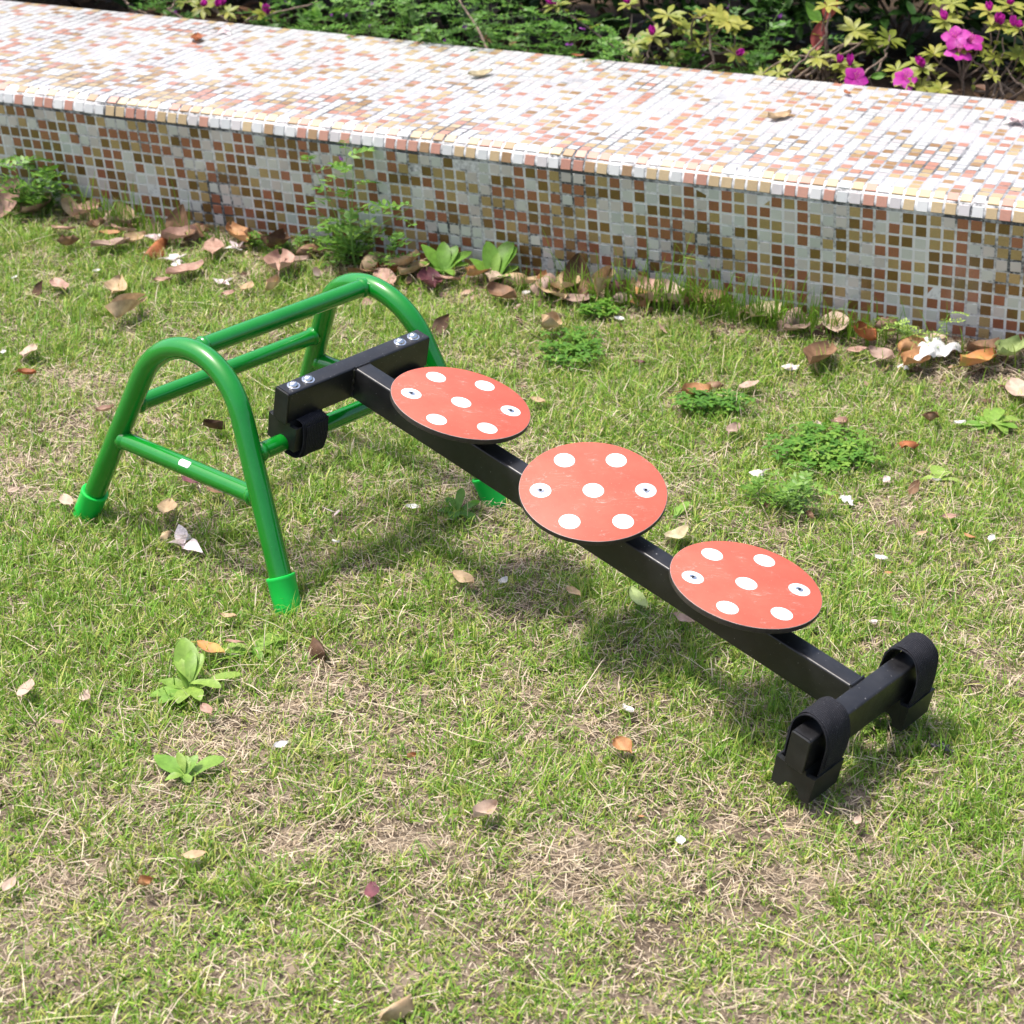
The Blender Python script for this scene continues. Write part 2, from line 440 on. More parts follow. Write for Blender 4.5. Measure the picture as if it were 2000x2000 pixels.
def gz(x, y):
    x = np.asarray(x, float); y = np.asarray(y, float)
    h = .004 * np.sin(3.1 * x + 1.3 * y) + .003 * np.sin(5.7 * y - 2.2 * x + 1) + .0022 * np.sin(11 * x + 7 * y) + .0018 * np.sin(9 * x - 13 * y + 2)
    h = h + .006 * np.exp(-(((x - 1.14) / .2) ** 2 + ((y + .03) / .28) ** 2))
    s_, dp = wall_sd(x, y); h = h + .016 * np.exp(-(dp / .16) ** 2) * np.clip((s_ - .9) / .8, 0, 1)
    return h - .004

def build_ground():
    def axis(lo, hi, step):
        core = list(np.arange(lo, hi + 1e-6, step)); out = []
        d = step; x = lo
        while x > -60: d *= 1.6; x -= d; out.append(x)
        out = out[::-1] + core; d = step; x = core[-1]
        while x < 60: d *= 1.6; x += d; out.append(x)
        return np.array(out)
    X, Y = axis(-2.4, 2.6, .03), axis(-1.6, 2.2, .03)
    gx, gy = np.meshgrid(X, Y, indexing='ij')
    Z = gz(gx, gy) + RNG.normal(0, .0012, gx.shape) * (np.abs(gx) < 3) * (np.abs(gy) < 3)
    V = np.stack([gx, gy, Z], -1).reshape(-1, 3)
    nx, ny = len(X), len(Y)
    i, j = np.meshgrid(np.arange(nx - 1), np.arange(ny - 1), indexing='ij')
    a = (i * ny + j).ravel()
    return mesh_np('lawn_ground', V, np.stack([a, a + ny, a + ny + 1, a + 1], 1), None, [MAT['soil']])
tag(build_ground(), kind='structure')

# ------------------------------------------------------------------ value noise for patches
def vnoise(x, y, scale, seed):
    r = np.random.default_rng(seed); G = r.random((64, 64))
    u, v = np.asarray(x) * scale + 20, np.asarray(y) * scale + 20
    iu, iv = np.floor(u).astype(int), np.floor(v).astype(int)
    fu, fv = u - iu, v - iv
    fu, fv = fu * fu * (3 - 2 * fu), fv * fv * (3 - 2 * fv)
    g = lambda a, b: G[a % 64, b % 64]
    return (g(iu, iv) * (1 - fu) + g(iu + 1, iv) * fu) * (1 - fv) + (g(iu, iv + 1) * (1 - fu) + g(iu + 1, iv + 1) * fu) * fv

# lush (+) and worn (-) patches of this lawn: ground x, y, radius, weight
PATCH = [(at(*p)[0], at(*p)[1], r, w) for p, r, w in (
    ((150, 1120), .16, .28), ((260, 1280), .15, .22), ((60, 620), .2, .18), ((1500, 720), .2, .28), ((1280, 720), .16, .3), ((1190, 800), .14, .25),
    ((1600, 880), .16, .25), ((900, 640), .16, .15), ((850, 1500), .14, .18), ((1800, 1330), .14, .12), ((1320, 1120), .08, .2), ((560, 960), .12, .12),
    ((260, 700), .16, -.25), ((60, 850), .18, -.12), ((420, 1430), .16, -.22), ((1150, 1420), .14, -.2), ((700, 1690), .18, -.22), ((1500, 1650), .16, -.15),
    ((1800, 1080), .16, -.2), ((750, 1120), .14, -.16), ((1250, 1720), .14, -.22), ((300, 1720), .16, -.15), ((1900, 850), .12, -.15), ((1380, 1010), .1, -.1),
    ((1200, 1850), .13, -.2), ((420, 1930), .12, -.15), ((1850, 1930), .12, .1))]
def lush(x, y):
    g = .68 + .40 * (vnoise(x, y, 3.2, 1) - .5) + .6 * (vnoise(x, y, 9, 2) - .5) + .5 * (vnoise(x, y, 24, 3) - .5)
    s_, dp = wall_sd(x, y); g = g - .5 * np.clip((dp + .16) / .12, 0, 1) + .14 * mown(x, y) + .04
    for px, py, r, w in PATCH: g = g + w * np.exp(-((x - px) ** 2 + (y - py) ** 2) / (r * r))
    return np.clip(g, 0.02, 1)

# mown strip nearest to the camera: the line through the ground points of the photo's seam
MA, MBp = at(0, 1766)[:2], at(2000, 1768)[:2]
def mown(x, y):
    d = MBp - MA
    return ((x - MA[0]) * d[1] - (y - MA[1]) * d[0]) > 0

# ------------------------------------------------------------------ grass
def scatter(n):
    x = RNG.uniform(-2.5, 2.3, n); y = RNG.uniform(-1.75, 1.9, n)
    v = np.stack([x, y, np.zeros(n)], 1) - CAM
    z = v @ CF
    U = PX + FPX * (v @ CR) / z; Vv = PY - FPX * (v @ CU) / z
    inside = (U > -60) & (U < 2060) & (Vv < 2090)
    margin = (U > -480) & (U < 2480) & (Vv < 2480)
    keep = inside | (margin & (RNG.random(n) < .4))
    s, dep = wall_sd(x, y)
    keep &= dep < .05
    return x[keep], y[keep]

def blades(root, az, L, W, lean, curve, tint):
    """7-vertex blades: root, azimuth of lean, length, width, lean angle from vertical, extra curvature"""
    n = len(root)
    hd = np.stack([np.cos(az), np.sin(az), np.zeros(n)], 1)
    sd = np.stack([-np.sin(az), np.cos(az), np.zeros(n)], 1)
    tw = RNG.normal(0, .5, n); sd = sd * np.cos(tw)[:, None] + np.array([0, 0, 1]) * np.sin(tw)[:, None] * .6 + hd * (np.sin(tw) * .4)[:, None]
    P = [root]; ts = [0, .4, .75, 1.]
    ang = lean.copy(); cur = root
    for k in range(3):
        seg = (ts[k + 1] - ts[k]) * L
        cur = cur + hd * (np.sin(ang) * seg)[:, None] + np.array([0, 0, 1]) * (np.cos(ang) * seg)[:, None]
        P.append(cur); ang = ang + curve
    V = np.zeros((n, 7, 3))
    for k, wf in enumerate((.8, 1., .65)):
        V[:, 2 * k] = P[k] - sd * (W * .5 * wf)[:, None]; V[:, 2 * k + 1] = P[k] + sd * (W * .5 * wf)[:, None]
    V[:, 6] = P[3]
    b = np.arange(n)[:, None] * 7
    Q = np.concatenate([b + np.array([0, 1, 3, 2]), b + np.array([2, 3, 5, 4])], 1).reshape(-1, 4)
    T = b + np.array([4, 5, 6])
    return V.reshape(-1, 3), Q, T, np.concatenate([np.repeat(tint, 2), tint])

def build_grass():
    Vs, Qs, Ts, A1, A2 = [], [], [], [], []; off = 0
    def push(V, Q, T, A, n):
        nonlocal off
        Vs.append(V); Qs.append(Q + off); Ts.append(T + off); A1.append(A[:2 * n]); A2.append(A[2 * n:]); off += len(V)
    # green tufts
    x, y = scatter(330000)
    g = lush(x, y); k = RNG.random(len(x)) < np.clip(g * 1.15 - .08, 0.03, 1); x, y, g = x[k], y[k], g[k]
    m = RNG.integers(3, 8, len(x))
    X = np.repeat(x, m); Y = np.repeat(y, m); G = np.repeat(g, m); n = len(X)
    tuft_t = np.repeat(RNG.normal(0, .12, len(x)), m); tuft_l = np.repeat(RNG.lognormal(0, .28, len(x)), m)
    X = X + RNG.normal(0, .0035, n); Y = Y + RNG.normal(0, .0035, n)
    mw = mown(X, Y)
    L = np.clip(.0155 * tuft_l * RNG.lognormal(0, .32, n) * (.7 + .7 * G), .007, .06) * np.where(mw, .6, 1)
    W = RNG.uniform(.0011, .0025, n)
    lean = np.abs(RNG.normal(.62, .4, n)) + np.where(mw, .15, 0)
    tint = np.clip(.62 + tuft_t + RNG.normal(0, .17, n) + .10 * (G - .5) - np.where(mw, .06, 0), .37, 1)
    dry = RNG.random(n) < .10; tint[dry] = RNG.uniform(.15, .4, dry.sum())
    push(*blades(np.stack([X, Y, gz(X, Y) - .001], 1), RNG.uniform(0, 2 * np.pi, n), L, W, lean, RNG.normal(.32, .22, n), tint), n)
    nt_ = n
    # straw and thatch lying flat
    x, y = scatter(620000)
    g = lush(x, y); k = RNG.random(len(x)) < np.clip(1.05 - .75 * g, .2, 1); x, y = x[k], y[k]; n = len(x)
    mw = mown(x, y)
    L = np.clip(.0175 * RNG.lognormal(0, .45, n), .005, .06) * np.where(mw, .6, 1)
    W = RNG.uniform(.0008, .0019, n)
    z = gz(x, y) + RNG.gamma(1.6, .0035, n)
    push(*blades(np.stack([x, y, z], 1), RNG.uniform(0, 2 * np.pi, n), L, W, RNG.normal(1.5, .16, n), RNG.normal(.06, .22, n), np.clip(RNG.beta(2.2, 2.2, n) * .34, 0, .34)), n)
    # long pale runners
    x, y = scatter(2600); n = len(x)
    push(*blades(np.stack([x, y, gz(x, y) + .012], 1), RNG.uniform(0, 2 * np.pi, n), RNG.uniform(.05, .13, n), RNG.uniform(.0009, .0016, n), RNG.normal(1.45, .1, n), RNG.normal(.1, .12, n), RNG.uniform(.2, .34, n)), n)
    o = mesh_np('lawn_grass', np.concatenate(Vs), np.concatenate(Qs), np.concatenate(Ts), [MAT['grass']], None, True, None,
                {'tint': np.concatenate(A1 + A2)})
    print('grass blades', nt_, 'verts', off)
    return o
tag(build_grass(), 'short green lawn grass mixed with pale straw', 'grass', kind='stuff')

# ------------------------------------------------------------------ mosaic bench
TP = .0275
def build_bench():
    root = empty('mosaic_bench', Matrix.Translation(Vector(wall_pt(1.0, .4, -.27))))
    inv = root.matrix_world.inverted()
    tag(root, 'long low bench faced with white, sand, terracotta and brown glass mosaic tiles', 'bench')
    R = .031; cdep, cz = R * math.cos(LEAN), R * math.sin(LEAN)
    def prof(a):
        """arc length a measured from the bead line (negative: down the face) -> (dep, z), tangent, normal"""
        arc = R * (math.pi / 2 + LEAN)
        if a < 0:
            t = np.array([-math.sin(LEAN), math.cos(LEAN)]); p = t * a
        elif a < arc:
            th = LEAN - math.pi + 0 + 0  # start angle of radius vector
            ph = a / R
            ang = math.pi + LEAN - ph
            p = np.array([cdep + R * math.cos(ang), cz + R * math.sin(ang)]); t = np.array([math.sin(ang), -math.cos(ang)])
        else:
            p = np.array([cdep + (a - arc), cz + R]); t = np.array([1., 0])
        return p, t, np.array([-t[1], t[0]])
    arc = R * (math.pi / 2 + LEAN); rp = arc / 2
    rows = [(-(j + .5) * TP - .0015, 'f', j) for j in range(12)] + [(rp * .5, 'b', 0), (rp * 1.5, 'b', 1)] + [(arc + (j + .5) * TP, 't', j) for j in range(27)]
    s0, s1 = -2.6, 3.9
    ncol = int((s1 - s0) / TP)
    holes = set()
    def cell(u, v):
        p = at(u, v, WZ + .05); s, dep = wall_sd(p[0], p[1])
        return int((s - s0) / TP), int((dep - cdep) / TP)
    for (u, v), n in (((1068, 172), 1), ((1112, 163), 2), ((1402, 200), 2), ((1832, 223), 1)):
        c, r = cell(u, v)
        for k in range(n): holes.add((c + k, r))
        if n > 1: holes.add((c, r - 1))
    chips = {(int((s_ - s0) / TP), j) for s_, j in ((1.27, 8), (.98, 0), (1.02, 0), (.2, 6), (2.05, 9), (-.6, 3))}
    V = []; Q = []; MI = []; VA = []
    h, ins = .0024, .0011
    wl = root.matrix_world.translation
    clus = np.random.default_rng(5).random((ncol + 2, 12))
    for a, reg, j in rows:
        p, t, nn = prof(a)
        tv = WN * t[0] + np.array([0, 0, 1.]) * t[1]; nv = WN * nn[0] + np.array([0, 0, 1.]) * nn[1]
        nv = unit(nv - WE * (nv @ WE) / (WE @ WE)); eu = unit(WE)
        if reg == 'f': pr = [.15, .12, .225, .28, .225]
        elif reg == 'b': pr = [.22, .16, .26, .24, .12]
        else:
            f = min(1, j / 12); pr = [.34 + .20 * f, .12 + .08 * f, .22 - .09 * f, .20 - .10 * f, .12 - .08 * f]
        pr = np.array(pr) / sum(pr)
        cols = RNG.choice(5, ncol, p=pr)
        for i in range(ncol):
            s = s0 + (i + .5) * TP
            sheet = .0011 * math.sin(i // 12 * 2.3 + (j // 12)); shv = .0008 * math.sin(i // 12 * 3.7 + 1)
            c = wall_pt(s + sheet + RNG.normal(0, .00025), p[0], p[1]) + nv * RNG.normal(0, .0002) + tv * shv
            hl = .0236 / 2; hv = hl if reg != 'b' else .0228 / 2
            mi = cols[i]
            hh = h
            if (reg == 't' and (i, j) in holes) or (reg == 'f' and (i, j) in chips): mi = 5; hh = .0013
            rot = RNG.normal(0, .012); eu2 = eu + tv * rot; tv2 = tv - eu * rot
            tilt = RNG.normal(0, .006, 2)
            b = len(V)
            for dh, k in ((0, 0), (hh, ins)):
                for sx, sy in ((-1, -1), (1, -1), (1, 1), (-1, 1)):
                    V.append(c + eu2 * sx * (hl - k) + tv2 * sy * (hv - k) + nv * (dh + (tilt[0] * sx + tilt[1] * sy) * hl * (dh > 0)) - wl)
            Q += [[b+4, b+5, b+6, b+7]] + [[b+m, b+(m+1) % 4, b+4+(m+1) % 4, b+4+m] for m in range(4)]
            MI += [mi + (0 if reg == 'f' else 6)] * 5; VA += [RNG.random()] * 5
    o = mesh_np('tile_facing', np.array(V), np.array(Q), None, TILES, root, False, MI, {'vary': VA})
    # grout body, a little below the tile faces
    mb = MB(); sec = []
    tot = arc + 27 * TP
    for a in [-.36, -.24, -.12, -.0042, -.0001] + list(np.linspace(0, arc, 12)) + [tot - .0001]:
        p, t, nn = prof(a); sec.append((p + nn * .0018, a))
    e = sec[-1][0]
    sec += [(e + np.array([.004, -.002]), 9), (e + np.array([.006, -.008]), 9), (e + np.array([.006, -.40]), 9)]
    n = len(sec); ss = np.linspace(s0 - .02, s1 + .02, 3)
    VV = [wall_pt(s, q[0][0], q[0][1]) - np.array(wl) for s in ss for q in sec]
    for k in range(2):
        for m in range(n - 1):
            mb.add([VV[k*n+m], VV[(k+1)*n+m], VV[(k+1)*n+m+1], VV[k*n+m+1]], [[0, 1, 2, 3]], 2 if -.005 < sec[m][1] < .001 else 0 if sec[m][1] < arc * .8 else 1)
    mb.add([VV[m] for m in range(n)], [list(range(n))[::-1]], 0); mb.add([VV[2*n+m] for m in range(n)], [list(range(n))], 0)
    mb.build('core', [MAT['grout'], MAT['grout_top'], MAT['grout_joint']], root, smooth=False)
    return root
BENCH = build_bench()

# ------------------------------------------------------------------ green trestle
TA, TT, TL, TH, TTY = .24568, .46241, .48186, .35176, .13453
HB, HF, HS, HT = .21907, .2211, .1595, .35225
RL, RB = .0178, .0142
def leg(sx, sy, z): return np.array([sx * (TA - TT * z), sy * (TL / 2 - TTY * z), z])
def build_trestle():
    root = empty('trestle_stand')
    tag(root, 'green tubular steel trestle with two arched legs standing on the lawn', 'climbing trestle')
    q = math.sqrt(1 + TT * TT); zc = (TH * q - TA) / (q - TT); Rb = TH - zc; th0 = math.atan(TT)
    for sy in (-1, 1):
        pts = [leg(-1, sy, z) for z in np.linspace(.004, zc + Rb * math.sin(th0) - .004, 14)]
        for a in np.linspace(-math.pi / 2 + th0, math.pi / 2 - th0, 36):
            x, z = Rb * math.sin(a), zc + Rb * math.cos(a)
            pts.append(np.array([x, sy * (TL / 2 - TTY * z), z]))
        pts += [leg(1, sy, z) for z in np.linspace(zc + Rb * math.sin(th0) - .004, .004, 14)]
        mb = MB(); tube(mb, pts, RL, 28); mb.build('hoop', MAT['green'], root)
        for sx in (-1, 1):
            A, B = leg(sx, sy, -.002), leg(sx, sy, .2)
            ax = unit(B - A); C = A - ax * .004
            mb = MB()
            ring_lathe(mb, [(.006, -.001), (.0155, .0), (.0195, .0022), (.0212, .006), (.0216, .012), (.0221, .054), (.0228, .056), (.0231, .0585), (.0226, .0605), (.0205, .0612), (.0179, .0604)], C, ax, 32)
            mb.build('foot_cap', MAT['cap'], root)
    def weld(mb, P, ax, r):
        prof = [(r + .0004, -.004), (r + .0022, -.0015), (r + .0026, .001), (r + .0012, .004), (r + .0002, .007)]
        ring_lathe(mb, prof, P, ax, 24, close=False)
    def bar(name, A, B, r=RB, ra=RL):
        mb = MB(); tube(mb, np.linspace(A, B, 8), r, 24)
        ax = unit(B - A)
        weld(mb, A + ax * ra * 1.02, ax, r); weld(mb, B - ax * ra * 1.02, -ax, r)
        return mb.build(name, MAT['green'], root)
    bar('crossbar', leg(-1, -1, HB), leg(-1, 1, HB)); bar('crossbar', leg(1, -1, HF), leg(1, 1, HF))
    bar('top_bar', np.array([0, -(TL / 2 - TTY * HT), HT]), np.array([0, TL / 2 - TTY * HT, HT]), .0152)
    for sy in (-1, 1):
        st = bar('stretcher', leg(-1, sy, HS), leg(1, sy, HS), .0150)
        if sy < 0:
            # small white sticker wrapped on the upper front of the near stretcher
            A, B = leg(-1, sy, HS), leg(1, sy, HS); ax = unit(B - A)
            P = A + (B - A) * .515; view = unit(np.array([.1, -.62, .78])); view = unit(view - ax * (view @ ax)); b2 = np.cross(ax, view)
            V = []; F = []; nu, nv = 10, 6
            for i in range(nu + 1):
                for j in range(nv + 1):
                    uu, vv = (i / nu - .5), (j / nv - .5)
                    # rounded corners
                    hx = .0125 - (.0022 if abs(vv) > .45 else (.0005 if abs(vv) > .3 else 0))
                    th = vv * .74
                    V.append(P + ax * uu * 2 * hx + .0154 * (view * math.cos(th) + b2 * math.sin(th)))
            for i in range(nu):
                for j in range(nv): F.append([i*(nv+1)+j, (i+1)*(nv+1)+j, (i+1)*(nv+1)+j+1, i*(nv+1)+j+1])
            mb = MB(); mb.add(V, F); mb.build('sticker', MAT['sticker'], st)
    return root
build_trestle()

# ------------------------------------------------------------------ black balance board with three discs
BO = np.array([0.15191048, -0.00164358, 0.26464388])
BX = np.array([0.9811634, -0.02813644, -0.19111965]); BY = np.array([0.0326184, 0.99926079, 0.02034506]); BZ = np.array([0.19040594, -0.02619584, 0.98135588])
BW, BH, BL, BT = .0313, .0566, 1.0117, .3056
def build_board():
    M = Matrix(((BX[0], BY[0], BZ[0], BO[0]), (BX[1], BY[1], BZ[1], BO[1]), (BX[2], BY[2], BZ[2], BO[2]), (0, 0, 0, 1)))
    root = empty('balance_board', M)
    tag(root, 'black steel balance beam carrying three spotted coral discs, one end on the trestle', 'balance beam')
    sec = [(p, q + BH / 2) for p, q in rrect(BW, BH, .0036)]
    # the long beam butts into the two end bars
    mb = MB(); prism(mb, sec, 'x', BW / 2 - .001, BL - BW / 2 + .001)
    for x, sg in ((BW / 2, 1), (BL - BW / 2, -1)):      # weld beads
        for y in (-1, 1):
            tube(mb, [(x + sg * .0012 * math.sin(k * 1.9), y * (BW / 2 + .0006), z) for k, z in enumerate(np.linspace(.003, BH - .003, 14))], [.0024 + .0005 * math.sin(k * 2.1) for k in range(14)], 8)
        tube(mb, [(x + sg * .0015, y, BH + .0002 + .0004 * math.sin(k * 2.3)) for k, y in enumerate(np.linspace(-BW / 2, BW / 2, 9))], .002, 8)
    mb.build('beam', MAT['black'], root)
    l = BT / 2
    for x in (0, BL):
        mb = MB(); prism(mb, sec, 'y', -l + .003, l - .003, off=(x, 0, 0)); eb = mb.build('end_bar', MAT['black'], root)
        for s in (-1, 1):
            mb = MB(); a0, a1 = sorted((s * (l - .0032), s * l)); prism(mb, sec, 'y', a0, a1, .06, off=(x, 0, 0)); mb.build('end_plug', MAT['plug'], eb)
            # support block: body under the bar with an arch for a rung, and an outer wall leaving a slot for the strap
            y0, y1 = sorted((s * .146, s * .078)); zb, ra = -.0455, .0149
            arch = [(ra * math.cos(a), -.0442 + ra * math.sin(a)) for a in np.linspace(0.0, math.pi, 15)]
            body = [(-.024, zb)] + [(p, q) for p, q in arch[::-1]] + [(.024, zb), (.0225, -.018), (.0157, .0035), (-.0157, .0035), (-.0225, -.018)]
            mb = MB()
            def slab(poly, ya, yb):
                n = len(poly)
                V = [(x + p, ya, q) for p, q in poly] + [(x + p, yb, q) for p, q in poly]
                F = [[j, n + j, n + (j + 1) % n, (j + 1) % n] for j in range(n)] + [list(range(n)), [n + j for j in range(n)][::-1]]
                mb.add(V, F)
            slab(body, y0, y1)
            for sx in (-1, 1):
                wall = [(.0285, zb), (.0305, zb), (.0322, -.002), (.0297, -.002)]
                fl = [(.0238, zb), (.0287, zb), (.0287, zb + .012), (.0236, zb + .012)]
                endp = [(.0150, -.004), (.0225, -.0175), (.0238, zb + .001), (.0290, zb + .001), (.0302, -.0025)]
                fix = lambda P: [(sx * p, q) for p, q in P] if sx > 0 else [(sx * p, q) for p, q in P][::-1]
                slab(fix(wall), y0 + .0003, y1 - .0003); slab(fix(fl), y0 + .0006, y1 - .0006)
                slab(fix(endp), y0 + .0001, y0 + .008); slab(fix(endp), y1 - .008, y1 - .0001)
            mb.build('support_block', MAT['plug'], eb)
            # strap
            if x == 0:    # round the rung underneath the block
                P = [(-.0338, -.003), (-.0346, -.02), (-.0345, -.040), (-.031, -.054), (-.020, -.0635), (0, -.0668), (.020, -.0635), (.031, -.055), (.0352, -.040), (.0356, -.02), (.034, -.001), (.0295, .0045), (.018, .0052)]
                ya, yb = s * .1335, s * .0845
            else:         # loose loop over the bar
                P = [(-.0262, -.036), (-.0266, -.01), (-.028, .02), (-.0272, .045), (-.0225, .062), (-.0135, .0735), (0, .0775), (.0145, .0735), (.0245, .062), (.0292, .045), (.0300, .02), (.0275, -.01), (.0264, -.036)]
                ya, yb = s * .1345, s * .081
            P = np.array(P); t = np.linspace(0, len(P) - 1, 60); i0 = np.minimum(t.astype(int), len(P) - 2); f = (t - i0)[:, None]
            # Catmull-Rom through the profile
            pm, p0, p1, p2 = P[np.maximum(i0 - 1, 0)], P[i0], P[i0 + 1], P[np.minimum(i0 + 2, len(P) - 1)]
            C = .5 * ((2 * p0) + (p1 - pm) * f + (2 * pm - 5 * p0 + 4 * p1 - p2) * f ** 2 + (3 * p0 - pm - 3 * p1 + p2) * f ** 3)
            tg = np.gradient(C, axis=0); nr = np.stack([-tg[:, 1], tg[:, 0]], 1); nr /= np.linalg.norm(nr, axis=1)[:, None]
            if x == 0: nr = -nr
            mb = MB()
            def web(C, th, ya, yb, skew=0.):
                ny = 9; V = []; n = len(C)
                for side in (0, 1):
                    for k in range(n):
                        for m in range(ny):
                            fy = m / (ny - 1); yy = ya + (yb - ya) * fy + skew * (k / n - .5)
                            c = C[k] + nr[k] * (th * side + .0006 * math.sin(k * .5 + m * 1.1 + s))
                            V.append((x + c[0], yy, c[1]))
                F = []; o2 = n * ny
                for k in range(n - 1):
                    for m in range(ny - 1):
                        a = k * ny + m; F.append([a, a + 1, a + ny + 1, a + ny]); F.append([o2 + a, o2 + a + ny, o2 + a + ny + 1, o2 + a + 1])
                    for m, fl in ((0, 0), (ny - 1, 1)):
                        a = k * ny + m; g = [a, a + ny, o2 + a + ny, o2 + a]; F.append(g if not fl else g[::-1])
                for k in (0, n - 1):
                    for m in range(ny - 1):
                        a = k * ny + m; g = [a, o2 + a, o2 + a + 1, a + 1]; F.append(g if k == 0 else g[::-1])
                mb.add(V, F)
            web(C, .0017, ya, yb, .002 * s)
            C = C * np.array([1.03, 1.015]) if x else C * np.array([1.05, 1.02])
            if x: nr0 = nr; C = C[8:52]; nr = nr0[8:52]
            else: C = C[6:50]; nr = nr[6:50]
            web(C, .0017, ya - .003 * s, yb + .002 * s, -.004 * s)
            mb.build('strap', MAT['strap'], eb)
        if x == 0:
            for y in (-.129, -.099, .099, .129):
                mb = MB()
                ring_lathe(mb, [(.0021, -.002), (.0104, -.0002), (.0106, .0004), (.0102, .0010), (.0078, .0012), (.0076, .0018), (.0066, .0046), (.0045, .0062), (.0026, .0068), (.0024, .0052), (.0001, .005)], np.array([0, y, BH]), (0, 0, 1), 24)
                mb.build('bolt', MAT['steel'], eb)
    # discs
    DISCS = [((.39201, -.00451, .31545), (.21342, .08463, .97329), (.6963, .68563, -.2123)),
             ((.6623, -.01492, .25695), (.20137, -.17815, .96318), (.72329, .69015, -.02357)),
             ((.9461, -.02476, .2083), (.17917, .07261, .98113), (.68345, .70816, -.17722))]
    Minv = M.inverted()
    for C, n, a in DISCS:
        n = unit(np.array(n)); a = np.array(a); a = unit(a - n * (a @ n)); bb = np.cross(n, a); C = np.array(C)
        DM = Matrix(((a[0], bb[0], n[0], C[0]), (a[1], bb[1], n[1], C[1]), (a[2], bb[2], n[2], C[2]), (0, 0, 0, 1)))
        T = .0092; r = R_DISC; seg = 96
        prof = [(r - .004, -T), (r - .0012, -T + .0004), (r - .0002, -T + .0016), (r, -.0022), (r, -.0012), (r - .0003, -.0004), (r - .0009, 0)]
        V = []; F = []; MI = []
        for k, (rr, z) in enumerate(prof):
            for j in range(seg):
                th = 2 * math.pi * j / seg; V.append((rr * math.cos(th), rr * math.sin(th), z))
        mb = MB()
        mb.add(V, [], 0)
        for k in range(len(prof) - 1):
            for j in range(seg):
                mb.f.append([k*seg+j, k*seg+(j+1) % seg, (k+1)*seg+(j+1) % seg, (k+1)*seg+j]); mb.m.append(1 if k < 5 else 2)
        mb.f.append([(len(prof)-1)*seg+j for j in range(seg)]); mb.m.append(0)
        mb.f.append(list(range(seg))[::-1]); mb.m.append(1)
        d = mb.build('stepping_disc', [MAT['disc'], MAT['hpl'], MAT['edge']], root, M=Minv @ DM)
        for sx in (-1, 1):
            mb = MB(); P = np.array([sx * E_DOT, 0, 0.0])
            ring_lathe(mb, [(.0002, -.0006), (.0018, -.0005), (.0024, .0009), (.0050, .0011), (.0058, .0006), (.0060, -.0015)], P, (0, 0, 1), 20, close=False)
            ring_lathe(mb, [(.0025, .0012), (.0001, .00125)], P, (0, 0, 1), 6, mi=1, close=False)  # flat dark hexagon in place of the shaded hex socket
            mb.build('screw', [MAT['steel'], MAT['socket_shade']], d)
        # wedge block holding the disc at its angle on the beam
        Bl = np.array(Minv @ DM)[:3, :3]; Cl = np.array((Minv @ DM).translation)
        nl = Bl[:, 2]
        mb = MB(); V = []
        for sx, sy in ((-1, -1), (1, -1), (1, 1), (-1, 1)):
            V.append((Cl[0] + sx * .045, sy * .0145, BH - .0006))
        for sx, sy in ((-1, -1), (1, -1), (1, 1), (-1, 1)):
            xx, yy = Cl[0] + sx * .045, sy * .0145
            zz = Cl[2] - (nl[0] * (xx - Cl[0]) + nl[1] * (yy - Cl[1])) / nl[2] - T - .0004
            V.append((xx, yy, zz))
        mb.add(V, [[0, 3, 2, 1], [4, 5, 6, 7], [0, 1, 5, 4], [1, 2, 6, 5], [2, 3, 7, 6], [3, 0, 4, 7]])
        mb.build('disc_mount', MAT['plug'], root, smooth=False)
    return root

build_board()

